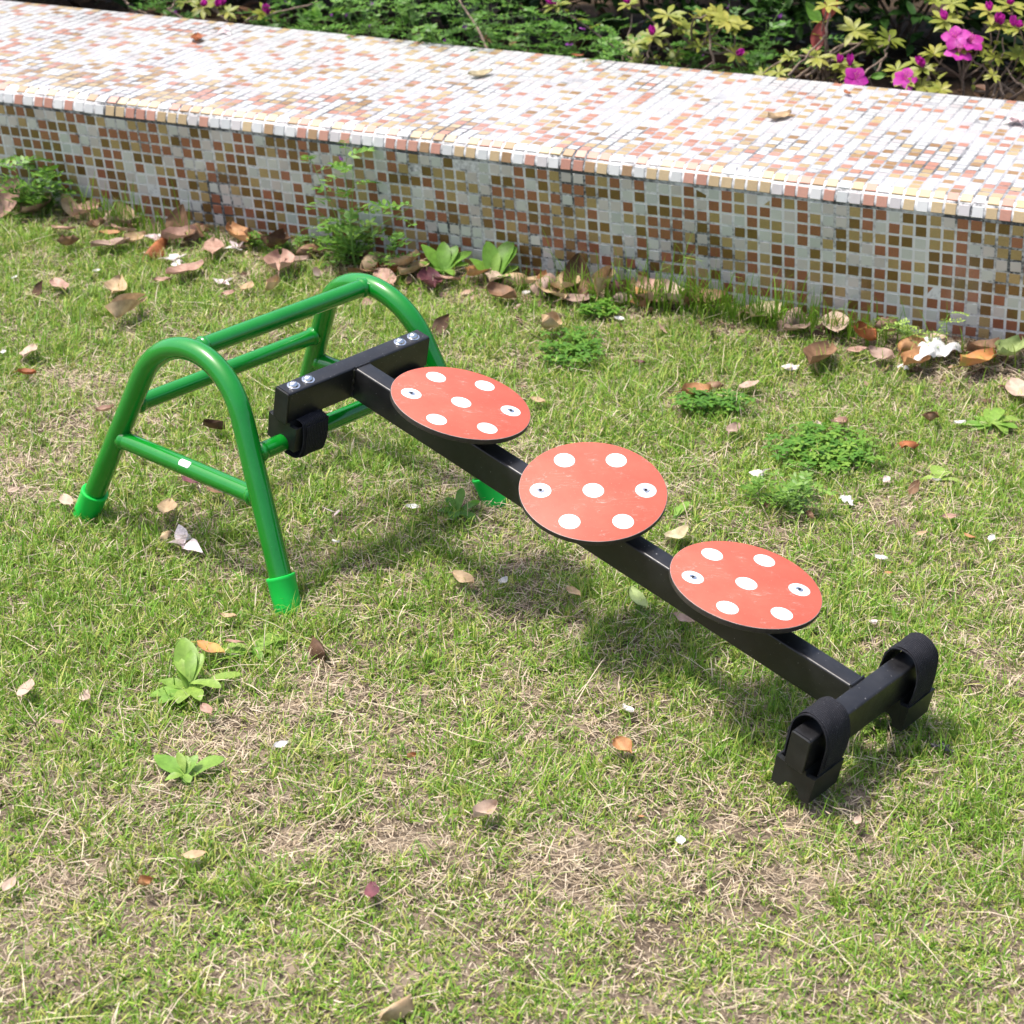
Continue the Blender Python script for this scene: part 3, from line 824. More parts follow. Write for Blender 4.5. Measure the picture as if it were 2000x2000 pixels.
# ------------------------------------------------------------------ plants, leaves, litter  (PLANTS)
# ---- single leaves -------------------------------------------------------------------------
def single_leaf(name, C, d, n, L, W, curl=.2, cup=.25, twist=0., seed=0, mat=None, K=10, J=6, stalk=True, ragged=.0, blunt=.0):
    """one broad leaf: a curved sheet with raised midrib, curling and a stalk, centred on C"""
    r = np.random.default_rng(seed)
    d = unit(np.asarray(d, float)); n = np.asarray(n, float); n = unit(n - d * (n @ d)); s = np.cross(d, n)
    ph = r.uniform(0, 6, 4)
    V = []; F = []
    c0 = None
    # spine bends as an arc
    ang0 = -curl * .5 * 1.6; pos = np.zeros(2); sp = []
    for k in range(K + 1):
        a = ang0 + curl * 1.6 * k / K
        sp.append((pos.copy(), a)); pos = pos + np.array([math.cos(a), math.sin(a)]) * (L / K)
    mid = np.mean([p for p, a in sp], axis=0)
    for k in range(K + 1):
        t = k / K
        w = math.sin(math.pi * min(.985, max(.015, t ** (.85 + .25 * blunt)))) ** (.8 - .25 * blunt) * W / 2
        p, a = sp[k]
        up = n * math.cos(a) - d * math.sin(a); c = d * (p[0] - mid[0]) + n * (p[1] - mid[1])
        tw = twist * (t - .5); s2 = s * math.cos(tw) + up * math.sin(tw); u2 = up * math.cos(tw) - s * math.sin(tw)
        for j in range(J + 1):
            x = 2 * j / J - 1
            edge = 1 + ragged * math.sin(9 * t + ph[0] + 5 * x) * abs(x)
            h = cup * W * .5 * (x * x) * (1 if cup > 0 else 1) + .028 * W * math.sin(7 * t + ph[1] + 3 * x) + .03 * W * math.sin(13 * x * t + ph[2])
            h -= .05 * W * (1 - min(1, abs(x) * 3))
            V.append(C + c + s2 * (x * w * edge) + u2 * h)
    for k in range(K):
        for j in range(J):
            a = k * (J + 1) + j; F.append([a, a + 1, a + J + 2, a + J + 1])
    mb = MB(); mb.add(V, F)
    if stalk:
        b0 = V[J // 2]; dirs = -(d * math.cos(sp[0][1]) + n * math.sin(sp[0][1]))
        tube(mb, [b0 + dirs * (L * .22 * k / 3) - np.array([0, 0, .002 * k]) for k in range(4)][::-1], [.0005, .0006, .0007, .0008], 5)
    # origin at the leaf itself
    mb.v = [tuple(np.array(v) - C) for v in mb.v]
    o = mb.build(name, mat, sharp=None); o.location = C
    return o

# photo pixel x, y, length in px, image angle, colour, form, label
LEAVES = [
 (15, 388, 78, 62, 'pink', 'prop', 'largest pinkish brown dead leaf, propped up against the bench foot beside the leafy clump'),
 (40, 372, 40, 20, 'grey', 'prop', 'grey brown leaf half hidden behind the largest pinkish leaf'),
 (74, 411, 52, 22, 'pink', 'cup', 'cupped pinkish brown leaf just in front of the leafy clump at the bench foot'),
 (69, 386, 44, 10, 'dark', 'curl', 'dark curled leaf tucked under the leafy clump at the bench foot'),
 (138, 404, 44, -58, 'tan', 'prop', 'oval tan leaf leaning upright right of the leafy clump'),
 (178, 413, 58, 28, 'pink', 'cup', 'broad cupped reddish tan leaf between the upright tan leaf and the long grass'),
 (228, 416, 52, 48, 'grey', 'roll', 'rolled grey brown leaf pointing up at the long grass by the bench'),
 (250, 436, 50, 2, 'grey', 'cup', 'grey brown leaf lying over another one in front of the long grass'),
 (240, 452, 38, -10, 'pink', 'flat', 'pinkish leaf underneath the grey brown one in the litter'),
 (263, 469, 36, 20, 'tan', 'cup', 'round crumpled beige leaf at the front of the leaf litter'),
 (214, 458, 32, 0, 'orange', 'flat', 'small orange tan leaf left of the round beige leaf'),
 (187, 447, 34, 15, 'brown', 'curl', 'small curled brown leaf behind the orange tan leaf'),
 (122, 452, 40, -4, 'pink', 'flat', 'flat narrow tan leaf alone below the cupped leaves by the bench'),
 (217, 480, 58, 8, 'grey', 'flat', 'long flat greyish leaf at the front edge of the litter'),
 (134, 481, 36, 10, 'brown', 'curl', 'thin curled brown leaf left of the long greyish leaf'),
 (308, 478, 56, 32, 'rust', 'roll', 'tightly rolled reddish leaf beside a fallen pale blossom'),
 (350, 464, 56, 12, 'pink', 'cup', 'broad pinkish leaf behind the rolled reddish leaf'),
 (373, 418, 52, 70, 'brown', 'prop', 'dark brown leaf standing up against the bench face'),
 (427, 424, 46, 5, 'brown', 'cup', 'shaded brown leaf lying against the foot of the mosaic face'),
 (293, 396, 46, -58, 'tan', 'prop', 'tan leaf leaning on the bench among long grass blades'),
 (391, 443, 36, 30, 'brown', 'curl', 'small brown leaf with a curled tip by the standing dark leaf'),
 (417, 486, 32, 82, 'pink', 'flat', 'small oval pinkish leaf alone on bare moss in front of the litter'),
 (487, 453, 50, -38, 'orange', 'cup', 'orange brown leaf standing out at the bench foot'),
 (512, 462, 34, -15, 'brown', 'curl', 'crumpled brown leaf touching the orange brown leaf'),
 (362, 526, 58, 18, 'pink', 'flat', 'clean almond shaped pink tan leaf alone on the lawn behind the trestle'),
 (547, 521, 40, 84, 'pink', 'cup', 'upright oval pink tan leaf behind the far arch of the trestle'),
 (580, 510, 36, 8, 'grey', 'cup', 'folded grey brown leaf touching the upright oval leaf'),
 (540, 486, 40, 40, 'dark', 'curl', 'dark brown curled leaf above the upright oval leaf'),
 (317, 540, 26, 5, 'pink', 'flat', 'small pinkish leaf below the almond shaped leaf'),
 (116, 555, 32, -38, 'pink', 'flat', 'small pink leaf on the open lawn at the left'),
 (226, 558, 48, 62, 'tan', 'flat', 'slender beige leaf pointing away on the open lawn at the left'),
 (74, 566, 42, 60, 'dark', 'prop', 'dark brown leaf standing in the grass near the left edge'),
 (246, 606, 54, 42, 'tan', 'roll', 'twisted tan leaf with a dark curled stalk on the left lawn'),
 (56, 681, 32, 50, 'pale', 'flat', 'pale faded leaf in the worn grass near the left edge'),
 (446, 569, 22, 15, 'pink', 'flat', 'tiny pink leaf just above the near arch of the trestle'),
 (482, 558, 20, 40, 'tan', 'flat', 'tiny beige leaf between the two arches of the trestle'),
 (533, 558, 28, 35, 'tan', 'roll', 'thin rolled beige leaf left of the top of the far arch'),
 (648, 456, 42, 12, 'brown', 'curl', 'brown leaf at the wall left of the tall vetch plant'),
 (640, 472, 46, 0, 'pink', 'flat', 'reddish tan leaf under the fronds of the tall vetch plant'),
 (725, 508, 44, 22, 'tan', 'curl', 'curled bright tan leaf at the foot of the tall vetch plant'),
 (718, 527, 58, 4, 'brown', 'flat', 'broad brown leaf right behind the top of the far arch'),
 (757, 527, 36, -8, 'rust', 'cup', 'dark reddish leaf beside the top of the far arch'),
 (752, 543, 32, -40, 'pink', 'flat', 'pinkish leaf partly hidden by the far arch'),
 (770, 455, 52, 6, 'dark', 'prop', 'dark shaded leaf leaning on the wall behind the tall vetch plant'),
 (817, 499, 72, 22, 'tan', 'cup', 'biggest tan leaf right of the tall vetch plant'),
 (812, 527, 86, 24, 'tan', 'flat', 'long tan leaf with a reddish edge under the biggest tan leaf'),
 (876, 505, 40, -35, 'brown', 'prop', 'brown leaf behind the left broad leaved rosette'),
 (840, 552, 32, -60, 'plum', 'cup', 'dark purple leaf in front of the long tan leaf'),
 (872, 547, 40, -4, 'pink', 'flat', 'flat pinkish leaf right of the dark purple leaf'),
 (953, 527, 40, 28, 'orange', 'cup', 'orange brown leaf between the two broad leaved rosettes'),
 (998, 529, 80, 38, 'pale', 'flat', 'long pale pink leaf lying against the right rosette'),
 (1006, 551, 42, 12, 'tan', 'curl', 'curled tan leaf in front of the right rosette'),
 (1051, 551, 38, 10, 'tan', 'cup', 'tan leaf right of the curled one in front of the rosette'),
 (980, 581, 46, -14, 'brown', 'cup', 'smooth brown leaf on the grass in front of the rosettes'),
 (1091, 543, 48, 70, 'grey', 'curl', 'crumpled grey brown leaf standing right of the right rosette'),
 (1122, 552, 42, 62, 'tan', 'cup', 'pale brown leaf at the foot of the dark upright leaf'),
 (1143, 526, 66, 84, 'dark', 'prop', 'tall narrow dark leaf standing upright against the wall'),
 (1163, 552, 34, -80, 'brown', 'curl', 'narrow brown leaf just right of the tall dark upright leaf'),
 (1090, 520, 32, 60, 'orange', 'prop', 'small orange tan leaf tip poking up behind the crumpled grey leaf'),
 (1200, 556, 64, 62, 'tan', 'roll', 'long twisted tan leaf left of the clump of long grass'),
 (1232, 563, 40, 20, 'plum', 'curl', 'dark purple brown leaf under the pale crumpled leaves'),
 (1250, 560, 38, 15, 'pale', 'curl', 'pale peach crumpled leaf on top of the dark purple one'),
 (1272, 572, 36, -30, 'orange', 'curl', 'bright orange leaf edge in the pile beside the long grass'),
 (1290, 566, 46, -40, 'pink', 'cup', 'pinkish tan leaf with a pale rim in the pile by the long grass'),
 (1127, 590, 48, 5, 'grey', 'flat', 'flat grey tan leaf on the grass below the tall dark upright leaf'),
 (1078, 577, 44, -32, 'tan', 'flat', 'narrow tan leaf slanting left of the flat grey tan leaf'),
 (1076, 642, 38, 30, 'tan', 'curl', 'curled pale brown leaf in the clover behind the first disc'),
 (862, 634, 38, 48, 'dark', 'prop', 'dark brown leaf standing just right of the far arch'),
 (1312, 595, 54, -30, 'pale', 'cup', 'round pale pink leaf at the front of the pile by the long grass'),
 (1398, 584, 72, 2, 'brown', 'cup', 'large glossy brown leaf in front of the long grass'),
 (1330, 574, 36, -10, 'brown', 'flat', 'brown leaf behind the round pale pink leaf'),
 (1497, 624, 68, 25, 'cream', 'flat', 'large cream leaf right of the glossy brown leaf'),
 (1480, 608, 32, 20, 'pink', 'flat', 'pink tan leaf behind the large cream leaf'),
 (1559, 624, 48, 55, 'grey', 'curl', 'crumpled grey brown leaf right of the large cream leaf'),
 (1559, 656, 44, 10, 'grey', 'flat', 'flat grey leaf below the crumpled grey brown leaf'),
 (1631, 652, 52, -80, 'pale', 'flat', 'oval pinkish beige leaf below the dark leaf on the wall'),
 (1640, 633, 34, 10, 'tan', 'curl', 'tan leaf tucked behind the oval pinkish beige leaf'),
 (1650, 611, 74, 12, 'dark', 'roll', 'long dark rolled leaf leaning on the wall in the grass'),
 (1686, 676, 38, -25, 'rust', 'curl', 'red brown curled leaf right of the oval pinkish beige leaf'),
 (1672, 694, 30, 10, 'pink', 'flat', 'small pink leaf below the red brown curled leaf'),
 (1737, 659, 42, 5, 'pink', 'curl', 'crinkled pink tan leaf left of the white tissue'),
 (1600, 705, 48, 42, 'brown', 'cup', 'mid brown leaf slanting on the grass left of the grey leaf'),
 (1720, 704, 42, -15, 'grey', 'cup', 'dark grey leaf with a bent tip left of the white tissue'),
 (1463, 752, 42, 20, 'pale', 'flat', 'pale greyish leaf right of the orange yellow leaf'),
 (1397, 752, 34, -10, 'brown', 'curl', 'brown leaf between the orange yellow leaf and the pale one'),
 (1360, 768, 64, 6, 'orange', 'cup', 'orange yellow leaf with a stalk lying on green clover'),
 (1779, 688, 38, 20, 'orange', 'curl', 'peach coloured leaf touching the back of the white tissue'),
 (1786, 716, 40, 30, 'orange', 'cup', 'round peach leaf in front of the white tissue'),
 (1825, 673, 38, 0, 'pale', 'flat', 'round pale pink leaf behind the white tissue'),
 (1909, 719, 56, 18, 'mixed', 'cup', 'reddish leaf with a purple patch right of the white tissue'),
 (1943, 658, 52, 10, 'brown', 'cup', 'round brown leaf left of the big pale green leaf'),
 (1899, 628, 36, 0, 'pink', 'flat', 'pinkish leaf at the wall behind the round brown leaf'),
 (1981, 682, 76, 32, 'green', 'cup', 'big smooth pale green leaf at the right edge'),
 (1994, 767, 44, -40, 'pale', 'flat', 'pale beige leaf at the right edge below the big green leaf'),
 (1640, 825, 34, 20, 'pink', 'cup', 'pink brown leaf on the green clover patch'),
 (1432, 839, 26, 50, 'grey', 'flat', 'small grey pink leaf left of the clover patch'),
 (1775, 866, 42, -8, 'rust', 'curl', 'rust red curled leaf alone on the right lawn'),
 (1818, 820, 24, 60, 'brown', 'curl', 'tiny brown crumpled leaf above the rust red leaf'),
 (1322, 1053, 54, 30, 'cream', 'flat', 'creamy tan leaf between the second and third discs'),
 (1500, 980, 28, 60, 'dark', 'prop', 'small dark leaf standing beside the vetch sprig'),
 (1581, 1013, 20, -40, 'brown', 'curl', 'tiny brown leaf below the vetch sprig'),
 (1786, 952, 36, 55, 'brown', 'prop', 'brown leaf standing left of the single green sprout'),
 (1854, 1009, 30, 5, 'pink', 'flat', 'pink beige leaf below the single green sprout'),
 (1799, 1044, 22, 20, 'tan', 'flat', 'small beige sliver on the right lawn'),
 (1893, 1047, 24, -20, 'orange', 'flat', 'small orange beige leaf beside a white petal on the right lawn'),
 (1735, 1117, 18, 0, 'orange', 'flat', 'tiny orange brown leaf right of the third disc'),
 (860, 1016, 30, -10, 'tan', 'prop', 'tan leaf raised on its stalk beside the far foot cap'),
 (905, 1130, 46, -25, 'tan', 'flat', 'narrow straw coloured leaf in the shade of the board'),
 (1247, 1178, 50, -52, 'green', 'slim', 'yellowish green leaf in the shade of the second disc'),
 (1336, 1212, 44, -25, 'grey', 'flat', 'grey tan leaf lying just under the beam'),
 (1120, 1160, 32, -30, 'tan', 'flat', 'thin tan leaf in the shade left of the beam'),
 (1218, 1463, 42, -40, 'orange', 'cup', 'bright orange tan leaf alone on the lawn left of the near end bar'),
 (948, 1590, 58, 30, 'pale', 'cup', 'pointed pale pink leaf alone on the foreground lawn'),
 (623, 1258, 40, -55, 'dark', 'roll', 'dark brown rolled leaf below the near foot cap'),
 (411, 1264, 58, -20, 'mixed', 'flat', 'red and green leaf lying between two green rosettes'),
 (458, 1251, 38, -5, 'pink', 'flat', 'pinkish leaf beside the red and green one'),
 (445, 1200, 34, -5, 'tan', 'flat', 'tan leaf on the grass left of the near foot cap'),
 (52, 1341, 40, 62, 'pale', 'flat', 'pale tan leaf near the left edge of the foreground'),
 (165, 1352, 24, 75, 'pale', 'flat', 'small pale leaf right of the tan one at the left'),
 (403, 1386, 26, -45, 'pink', 'flat', 'pinkish leaf tip under the foreground rosette'),
 (112, 1405, 26, -15, 'grey', 'flat', 'flat grey leaf sunk in the worn grass at the left'),
 (18, 1727, 38, 50, 'pale', 'flat', 'beige leaf at the left edge of the mown strip'),
 (285, 1736, 42, 20, 'orange', 'curl', 'crumpled orange tan leaf where the mown strip begins'),
 (378, 1676, 50, 8, 'tan', 'flat', 'long thin straw coloured leaf on the foreground lawn'),
 (804, 1482, 22, 25, 'orange', 'curl', 'tiny orange curled leaf beside a pale stalk'),
 (726, 1743, 34, 85, 'plum', 'flat', 'thin reddish leaf where the mown strip begins'),
 (1675, 1601, 20, 70, 'pale', 'flat', 'tiny pale leaf in front of the near end bar'),
 (1252, 1596, 14, 0, 'orange', 'flat', 'tiny orange scrap in the foreground grass'),
 (775, 1965, 70, 35, 'tan', 'roll', 'long straw coloured leaf at the bottom of the photo'),
 (52, 724, 38, -3, 'rust', 'cup', 'dark red brown leaf at the left edge level with the arch'),
 (205, 799, 38, 15, 'pink', 'cup', 'pinkish brown leaf left of the near arch'),
 (272, 885, 24, 20, 'pink', 'flat', 'pinkish leaf behind the left leg of the near arch'),
 (25, 953, 28, 20, 'pale', 'flat', 'pale leaf at the left edge level with the foot cap'),
 (130, 977, 26, -55, 'pale', 'flat', 'small whitish leaf left of the left foot cap'),
 (324, 1038, 28, 25, 'tan', 'curl', 'small beige leaf beside the fallen pink blossom'),
 (326, 990, 34, 65, 'tan', 'flat', 'slim tan leaf standing right of the left foot cap'),
 (371, 938, 34, -20, 'plum', 'flat', 'dark red leaf under the near stretcher bar'),
 (418, 957, 32, -20, 'brown', 'flat', 'brown leaf under the right end of the near stretcher bar'),
 (418, 832, 44, -8, 'dark', 'roll', 'thin dark twig like leaf behind the arch opening'),
 (1050, 780, 30, -15, 'tan', 'flat', 'small tan leaf right behind the first disc'),
 (1018, 750, 20, 0, 'pink', 'flat', 'tiny pink leaf above the first disc'),
]
def img_dir(u, v, ang, z=.012):
    a = math.radians(ang); e = 6
    p0, p1 = at(u - e * math.cos(a), v + e * math.sin(a), z), at(u + e * math.cos(a), v - e * math.sin(a), z)
    dd = p1 - p0
    return unit(dd), np.linalg.norm(dd) / (2 * e)
def build_leaves():
    for i, (u, v, L, ang, colr, form, label) in enumerate(LEAVES):
        r = np.random.default_rng(1000 + i)
        C = at(u, v, .021); s_, dep = wall_sd(C[0], C[1])
        z0 = float(gz(C[0], C[1]))
        d, sc = img_dir(u, v, ang)
        pxm = FPX / ((C - CAM) @ CF)
        Lw = L * sc * (1 if form not in ('prop',) else 0) or L / pxm
        Lw = float(np.clip(Lw, .35 * L / pxm, 2.0 * L / pxm)); Lw = min(Lw * (1.0 if dep < -.35 else 1.35), .11)
        if dep > -.03 and form != 'prop': C = C - WN * (dep + .03)
        wid = {'flat': .5, 'cup': .58, 'curl': .6, 'roll': .36, 'prop': .55, 'slim': .34}[form] * r.uniform(.88, 1.12)
        n = unit(np.array([r.normal(0, .16), r.normal(0, .16), 1.]))
        tilt = 0; zz = z0 + .021 + .08 * Lw
        kw = dict(curl=r.uniform(.1, .35), cup=r.uniform(.1, .3), twist=r.normal(0, .2), ragged=.04)
        if form == 'cup': kw.update(cup=r.uniform(.35, .6), curl=r.uniform(.3, .6))
        if form == 'curl': kw.update(cup=r.uniform(.6, 1.0), curl=r.uniform(.7, 1.3), twist=r.normal(0, .7), ragged=.12); zz += .004
        if form == 'roll': kw.update(cup=r.uniform(1.4, 2.0), curl=r.uniform(.2, .6), twist=r.normal(0, .8))
        if form == 'prop':
            # stands up facing the camera, long axis tilted as seen
            a = math.radians(ang); dirw = CR * math.cos(a) + CU * math.sin(a); back = r.uniform(.25, .55)
            d = unit(dirw + np.array([0, 0, .1])); n = unit(-CF * .55 + np.array([0, 0, 1]) * .65 + CR * r.normal(0, .2))
            lowz = abs(d[2]) * Lw * .5
            C = at(u, v, z0 + .010 + lowz * .8); zz = C[2]
            s2, dp2 = wall_sd(C[0], C[1]); lim = .03 * 0 - .016
            if dp2 > lim: C = C - WN * (dp2 - lim)
        C = np.array([C[0], C[1], zz])
        if r.random() < .5 and form in ('curl', 'roll'): n = -n
        o = single_leaf('dead_leaf', C, d, n, Lw, Lw * wid, seed=i, mat=MAT['L_' + colr], stalk=Lw > .035, blunt=r.uniform(-.2, .8), **kw)
        tag(o, label, 'leaf', 'fallen leaves on the lawn')
build_leaves()

# litter on the bench seat
ZT = WZ + .041
def seat(u, v, h=.004):
    p = at(u, v, ZT)
    for _ in range(3):
        s, dep = wall_sd(p[0], p[1]); p = at(u, v, WZ + .038 + WROLL * s + h)
    return p
for (u, v, L, ang, colr, form, label) in (
    (938, 144, 56, 12, 'cream', 'cup', 'pale olive leaf lying on the mosaic seat'),
    (1522, 226, 54, 14, 'tan', 'cup', 'tan leaf lying on the mosaic seat'),
    (1128, 108, 26, 0, 'rust', 'curl', 'small reddish leaf on the back edge of the mosaic seat'),
    (384, 74, 14, 80, 'rust', 'roll', 'tiny red brown stalk standing on the left of the mosaic seat'),
    (1655, 181, 14, -30, 'rust', 'curl', 'tiny red brown scrap near the back edge of the mosaic seat'),
    (1172, 174, 10, 0, 'rust', 'flat', 'tiny reddish speck on the middle of the mosaic seat')):
    C = seat(u, v, .008); d, sc = img_dir(u, v, ang, C[2]); r = np.random.default_rng(int(u))
    Lw = min(L * sc, .08)
    o = single_leaf('dead_leaf', C, d, np.array([.05, -.1, 1.]), Lw, Lw * .42, curl=.5, cup=.35, twist=.2, seed=int(u), mat=MAT['L_' + colr], stalk=L > 40)
    tag(o, label, 'leaf', 'fallen leaves on the seat')

# ---- petals, blossoms and scraps ------------------------------------------------------------
def blossom(name, C, size, n, mat, label, cat, group=None, seed=0, stalk=None):
    r = np.random.default_rng(seed); lb = LB()
    az = r.uniform(0, 6.28) + np.arange(n) * 2.4 + r.normal(0, .3, n)
    d = np.stack([np.cos(az), np.sin(az), r.uniform(.1, .9, n)], 1)
    b = np.zeros((n, 3)) + r.normal(0, size * .12, (n, 3)) * [1, 1, .3]
    lb.add(r.random(n), b, d, np.tile([0, 0, 1.], (n, 1)) + r.normal(0, .4, (n, 3)), size * r.uniform(.7, 1.1, n), size * r.uniform(.5, .8, n), K=4, droop=r.uniform(-.3, .7, n), fold=r.uniform(-.2, .6, n), shape=.7)
    o = lb.build(name, mat); o.location = C
    return tag(o, label, cat, group)
for i, (u, v, sz, n, label) in enumerate((
    (315, 465, .030, 4, 'pale blossom beside the rolled reddish leaf'), (339, 503, .034, 6, 'wilted pink white blossom in front of the leaf litter'),
    (464, 483, .026, 4, 'closed pink white blossom below the orange brown leaf'), (436, 546, .026, 5, 'flattened pink blossom above the near arch of the trestle'),
    (354, 1049, .040, 5, 'fallen pink blossom right of the left foot cap'), (1548, 715, .026, 3, 'whitish blossom in front of the grey leaves'),
    (1487, 922, .024, 3, 'pale pink blossom above the vetch sprig'), (656, 1003, .022, 2, 'pinkish blossom inside the trestle near the beam'))):
    C = at(u, v, .018); C[2] = float(gz(C[0], C[1])) + .016
    blossom('fallen_blossom', C, sz, n, MAT['petal'], label, 'blossom', 'fallen blossoms on the lawn', i)
PET = [(188, 522, 'white petal on the left lawn near the litter'), (27, 538, 'long white petal at the left edge'), (1027, 573, 'white petal in front of the right rosette'),
       (1209, 627, 'lilac white petal behind the clover'), (1074, 625, 'white petal above the curled leaf in the clover'), (1602, 824, 'white petal left of the pink brown leaf'),
       (1830, 929, 'white petal on the single green sprout'), (1937, 1048, 'white petal at the far right of the lawn'), (1721, 1087, 'white petal right of the third disc'),
       (1733, 930, 'pink petal left of the single green sprout'), (1707, 1213, 'pink petal below the third disc'), (549, 1457, 'white petal in the foreground grass left of the middle'),
       (1330, 1640, 'white petal in the foreground grass in front of the near end bar'), (983, 1131, 'white petal in the shade of the first disc'), (805, 993, 'white petal between the trestle and the far foot cap'),
       (656, 1056, 'white petal in tall grass inside the trestle'), (1226, 1380, 'pale petal left of the beam'), (1247, 705, 'plum petal on the lawn behind the second disc'),
       (1875, 820, 'white speck of petal near the right rosette'), (5, 680, 'white petal cut by the left edge')]
for i, (u, v, label) in enumerate(PET):
    C = at(u, v, .018); C[2] = float(gz(C[0], C[1])) + .017; r = np.random.default_rng(300 + i)
    d = np.array([r.normal(), r.normal(), .15]); Lw = r.uniform(.016, .026)
    mt = MAT['L_plum'] if 'plum' in label else MAT['petal']
    o = single_leaf('fallen_petal', C, d, np.array([r.normal(0, .2), r.normal(0, .2), 1.]), Lw, Lw * .6, curl=.5, cup=.4, seed=i, mat=mt, stalk=False, K=6, J=4)
    if 'plum' not in label:
        a = o.data.attributes.new('tint', 'FLOAT', 'FACE'); a.data.foreach_set('value', np.full(len(o.data.polygons), .2 if 'pink' in label else .95, np.float32))
    tag(o, label, 'petal', 'fallen petals on the lawn')
for i, (u, v, sz, n, label) in enumerate(((1988, 238, .036, 6, 'wilted pink blossom on the right of the mosaic seat'), (438, 61, .03, 4, 'wilted pink blossom on the left of the mosaic seat'))):
    blossom('fallen_blossom', seat(u, v, .006), sz, n, MAT['petal'], label, 'blossom', 'fallen blossoms on the seat', 40 + i)

def crumple(name, C, sx, sy, h, mat, label, cat, seed):
    r = np.random.default_rng(seed); n = 13; V = []; F = []
    ph = r.uniform(0, 6, 8)
    for i in range(n):
        for j in range(n):
            u, v = 2 * i / (n - 1) - 1, 2 * j / (n - 1) - 1
            rr = 1 + .28 * math.sin(3 * math.atan2(v, u) + ph[0]) + .16 * math.sin(5 * math.atan2(v, u) + ph[1])
            z = h * (.35 + .4 * abs(math.sin(2.6 * u + ph[2] + 1.4 * v)) + .35 * abs(math.sin(3.4 * v + ph[3] - 1.9 * u)) - .35 * max(abs(u), abs(v)) ** 2)
            V.append((u * sx * rr * (1 - .2 * v * v), v * sy * rr * (1 - .2 * u * u), z))
    for i in range(n - 1):
        for j in range(n - 1):
            a = i * n + j; F.append([a, a + n, a + n + 1, a + 1])
    mb = MB(); mb.add(V, F); o = mb.build(name, mat, sharp=None); o.location = C; o.rotation_euler = (0, 0, r.uniform(0, 3))
    return tag(o, label, cat)
for nm, u, v, sx, sy, h, mt, label, cat in (
    ('crumpled_tissue', 1822, 706, .054, .034, .036, MAT['paper'], 'crumpled white tissue among the leaves near the right end of the wall', 'tissue'),
    ('crumpled_tissue', 1765, 722, .012, .008, .010, MAT['paper'], 'small torn white scrap left of the crumpled tissue', 'tissue'),
    ('paper_scrap', 1655, 972, .015, .009, .010, MAT['paper'], 'white scrap with a dark rim on the lawn right of the second disc', 'scrap'),
    ('rubber_scrap', 1843, 1454, .013, .008, .010, MAT['plug'], 'black crumpled scrap on the grass right of the near end bar', 'scrap')):
    C = at(u, v, .015); C[2] = float(gz(C[0], C[1])) + .010
    crumple(nm, C, sx, sy, h, mt, label, cat, int(u))

# ---- lawn weeds -----------------------------------------------------------------------------
def rosette(u, v, specs, label, tint=(.3, .7), mat='rosette', name='broadleaf_weed', group='broad leaved weeds', up_=1.0):
    """specs: (image angle of the leaf, length m, width m, lift)"""
    C = at(u, v, .006); C[2] = float(gz(C[0], C[1])) + .002
    s, dep = wall_sd(C[0], C[1])
    if dep > -.03: C = C - WN * (dep + .03)
    root = empty(name, Matrix.Translation(Vector(C))); tag(root, label, 'weed', group)
    fr = unit(np.array([CR[0], CR[1], 0])); bk = np.array([-fr[1], fr[0], 0])
    for i, (ang, L, W, lift) in enumerate(specs):
        r = np.random.default_rng(int(u) * 7 + i)
        a = math.radians(ang); lift *= up_; d = unit(fr * math.cos(a) + bk * math.sin(a) * 1.0 + np.array([0, 0, lift]))
        lb = LB()
        base = np.array([[0, 0, .004 + .002 * i]])
        lb.add(r.uniform(*tint), base, d[None], np.array([[0, 0, 1.]]) + 1e-3 - .2 * d[None] * [1, 1, 0], L, W, K=9, droop=r.uniform(.15, .4), fold=r.uniform(.15, .4), shape=1.45, tip=.55, wave=.05)
        lb.build('leaf', MAT[mat], root)
    mb = MB(); tube(mb, [(0, 0, -.006), (0, 0, .003), (0, 0, .010)], [.004, .005, .002], 8); mb.build('crown', MAT['greenstem'], root)
    return root
rosette(912, 508, [(140, .085, .036, .9), (165, .06, .028, .5), (95, .075, .032, 1.1), (60, .07, .03, .9), (35, .075, .036, .6), (10, .055, .026, .35), (-60, .05, .022, .3), (-120, .045, .02, .3)],
        'light green broad leaved weed by the wall, left of the pair', (.35, .8), up_=1.9)
rosette(1032, 505, [(150, .075, .038, .8), (110, .095, .040, 1.2), (130, .06, .03, .8), (60, .10, .042, 1.0), (45, .09, .038, .7), (20, .06, .028, .4), (80, .06, .02, 1.2), (-40, .05, .022, .3), (-100, .04, .02, .3)],
        'light green broad leaved weed by the wall, right of the pair with taller leaves', (.3, .75), up_=2.0)
rosette(372, 1348, [(108, .082, .036, 1.5), (30, .075, .020, .5), (160, .05, .022, .3), (200, .058, .024, .2), (230, .055, .022, .2), (260, .045, .022, .2), (300, .045, .02, .25), (75, .05, .02, 1.0), (95, .05, .018, 1.4), (340, .05, .02, .3), (130, .045, .018, .9)],
        'large leafy rosette with one long leaf on the foreground lawn', (.45, .9))
rosette(497, 1272, [(170, .058, .030, .25), (195, .05, .024, .2), (50, .055, .032, .35), (20, .04, .016, .2), (-10, .045, .014, .15), (-60, .03, .012, .2)],
        'low green weed right of the red and green leaf below the near foot cap', (.5, .9))
rosette(362, 1528, [(140, .062, .026, .45), (40, .058, .026, .4), (95, .03, .014, 1.2), (60, .032, .014, 1.0), (200, .025, .014, .2), (-60, .02, .012, .2), (120, .03, .012, 1.0)],
        'smallest rosette alone on the foreground lawn', (.5, .95))
rosette(1935, 832, [(120, .05, .022, .5), (90, .055, .02, .6), (175, .06, .022, .2), (200, .045, .02, .15), (60, .055, .026, .5), (20, .06, .026, .25), (-20, .05, .022, .15), (-50, .04, .02, .15)],
        'spreading rosette with one yellow leaf near the right edge', (.4, .9))
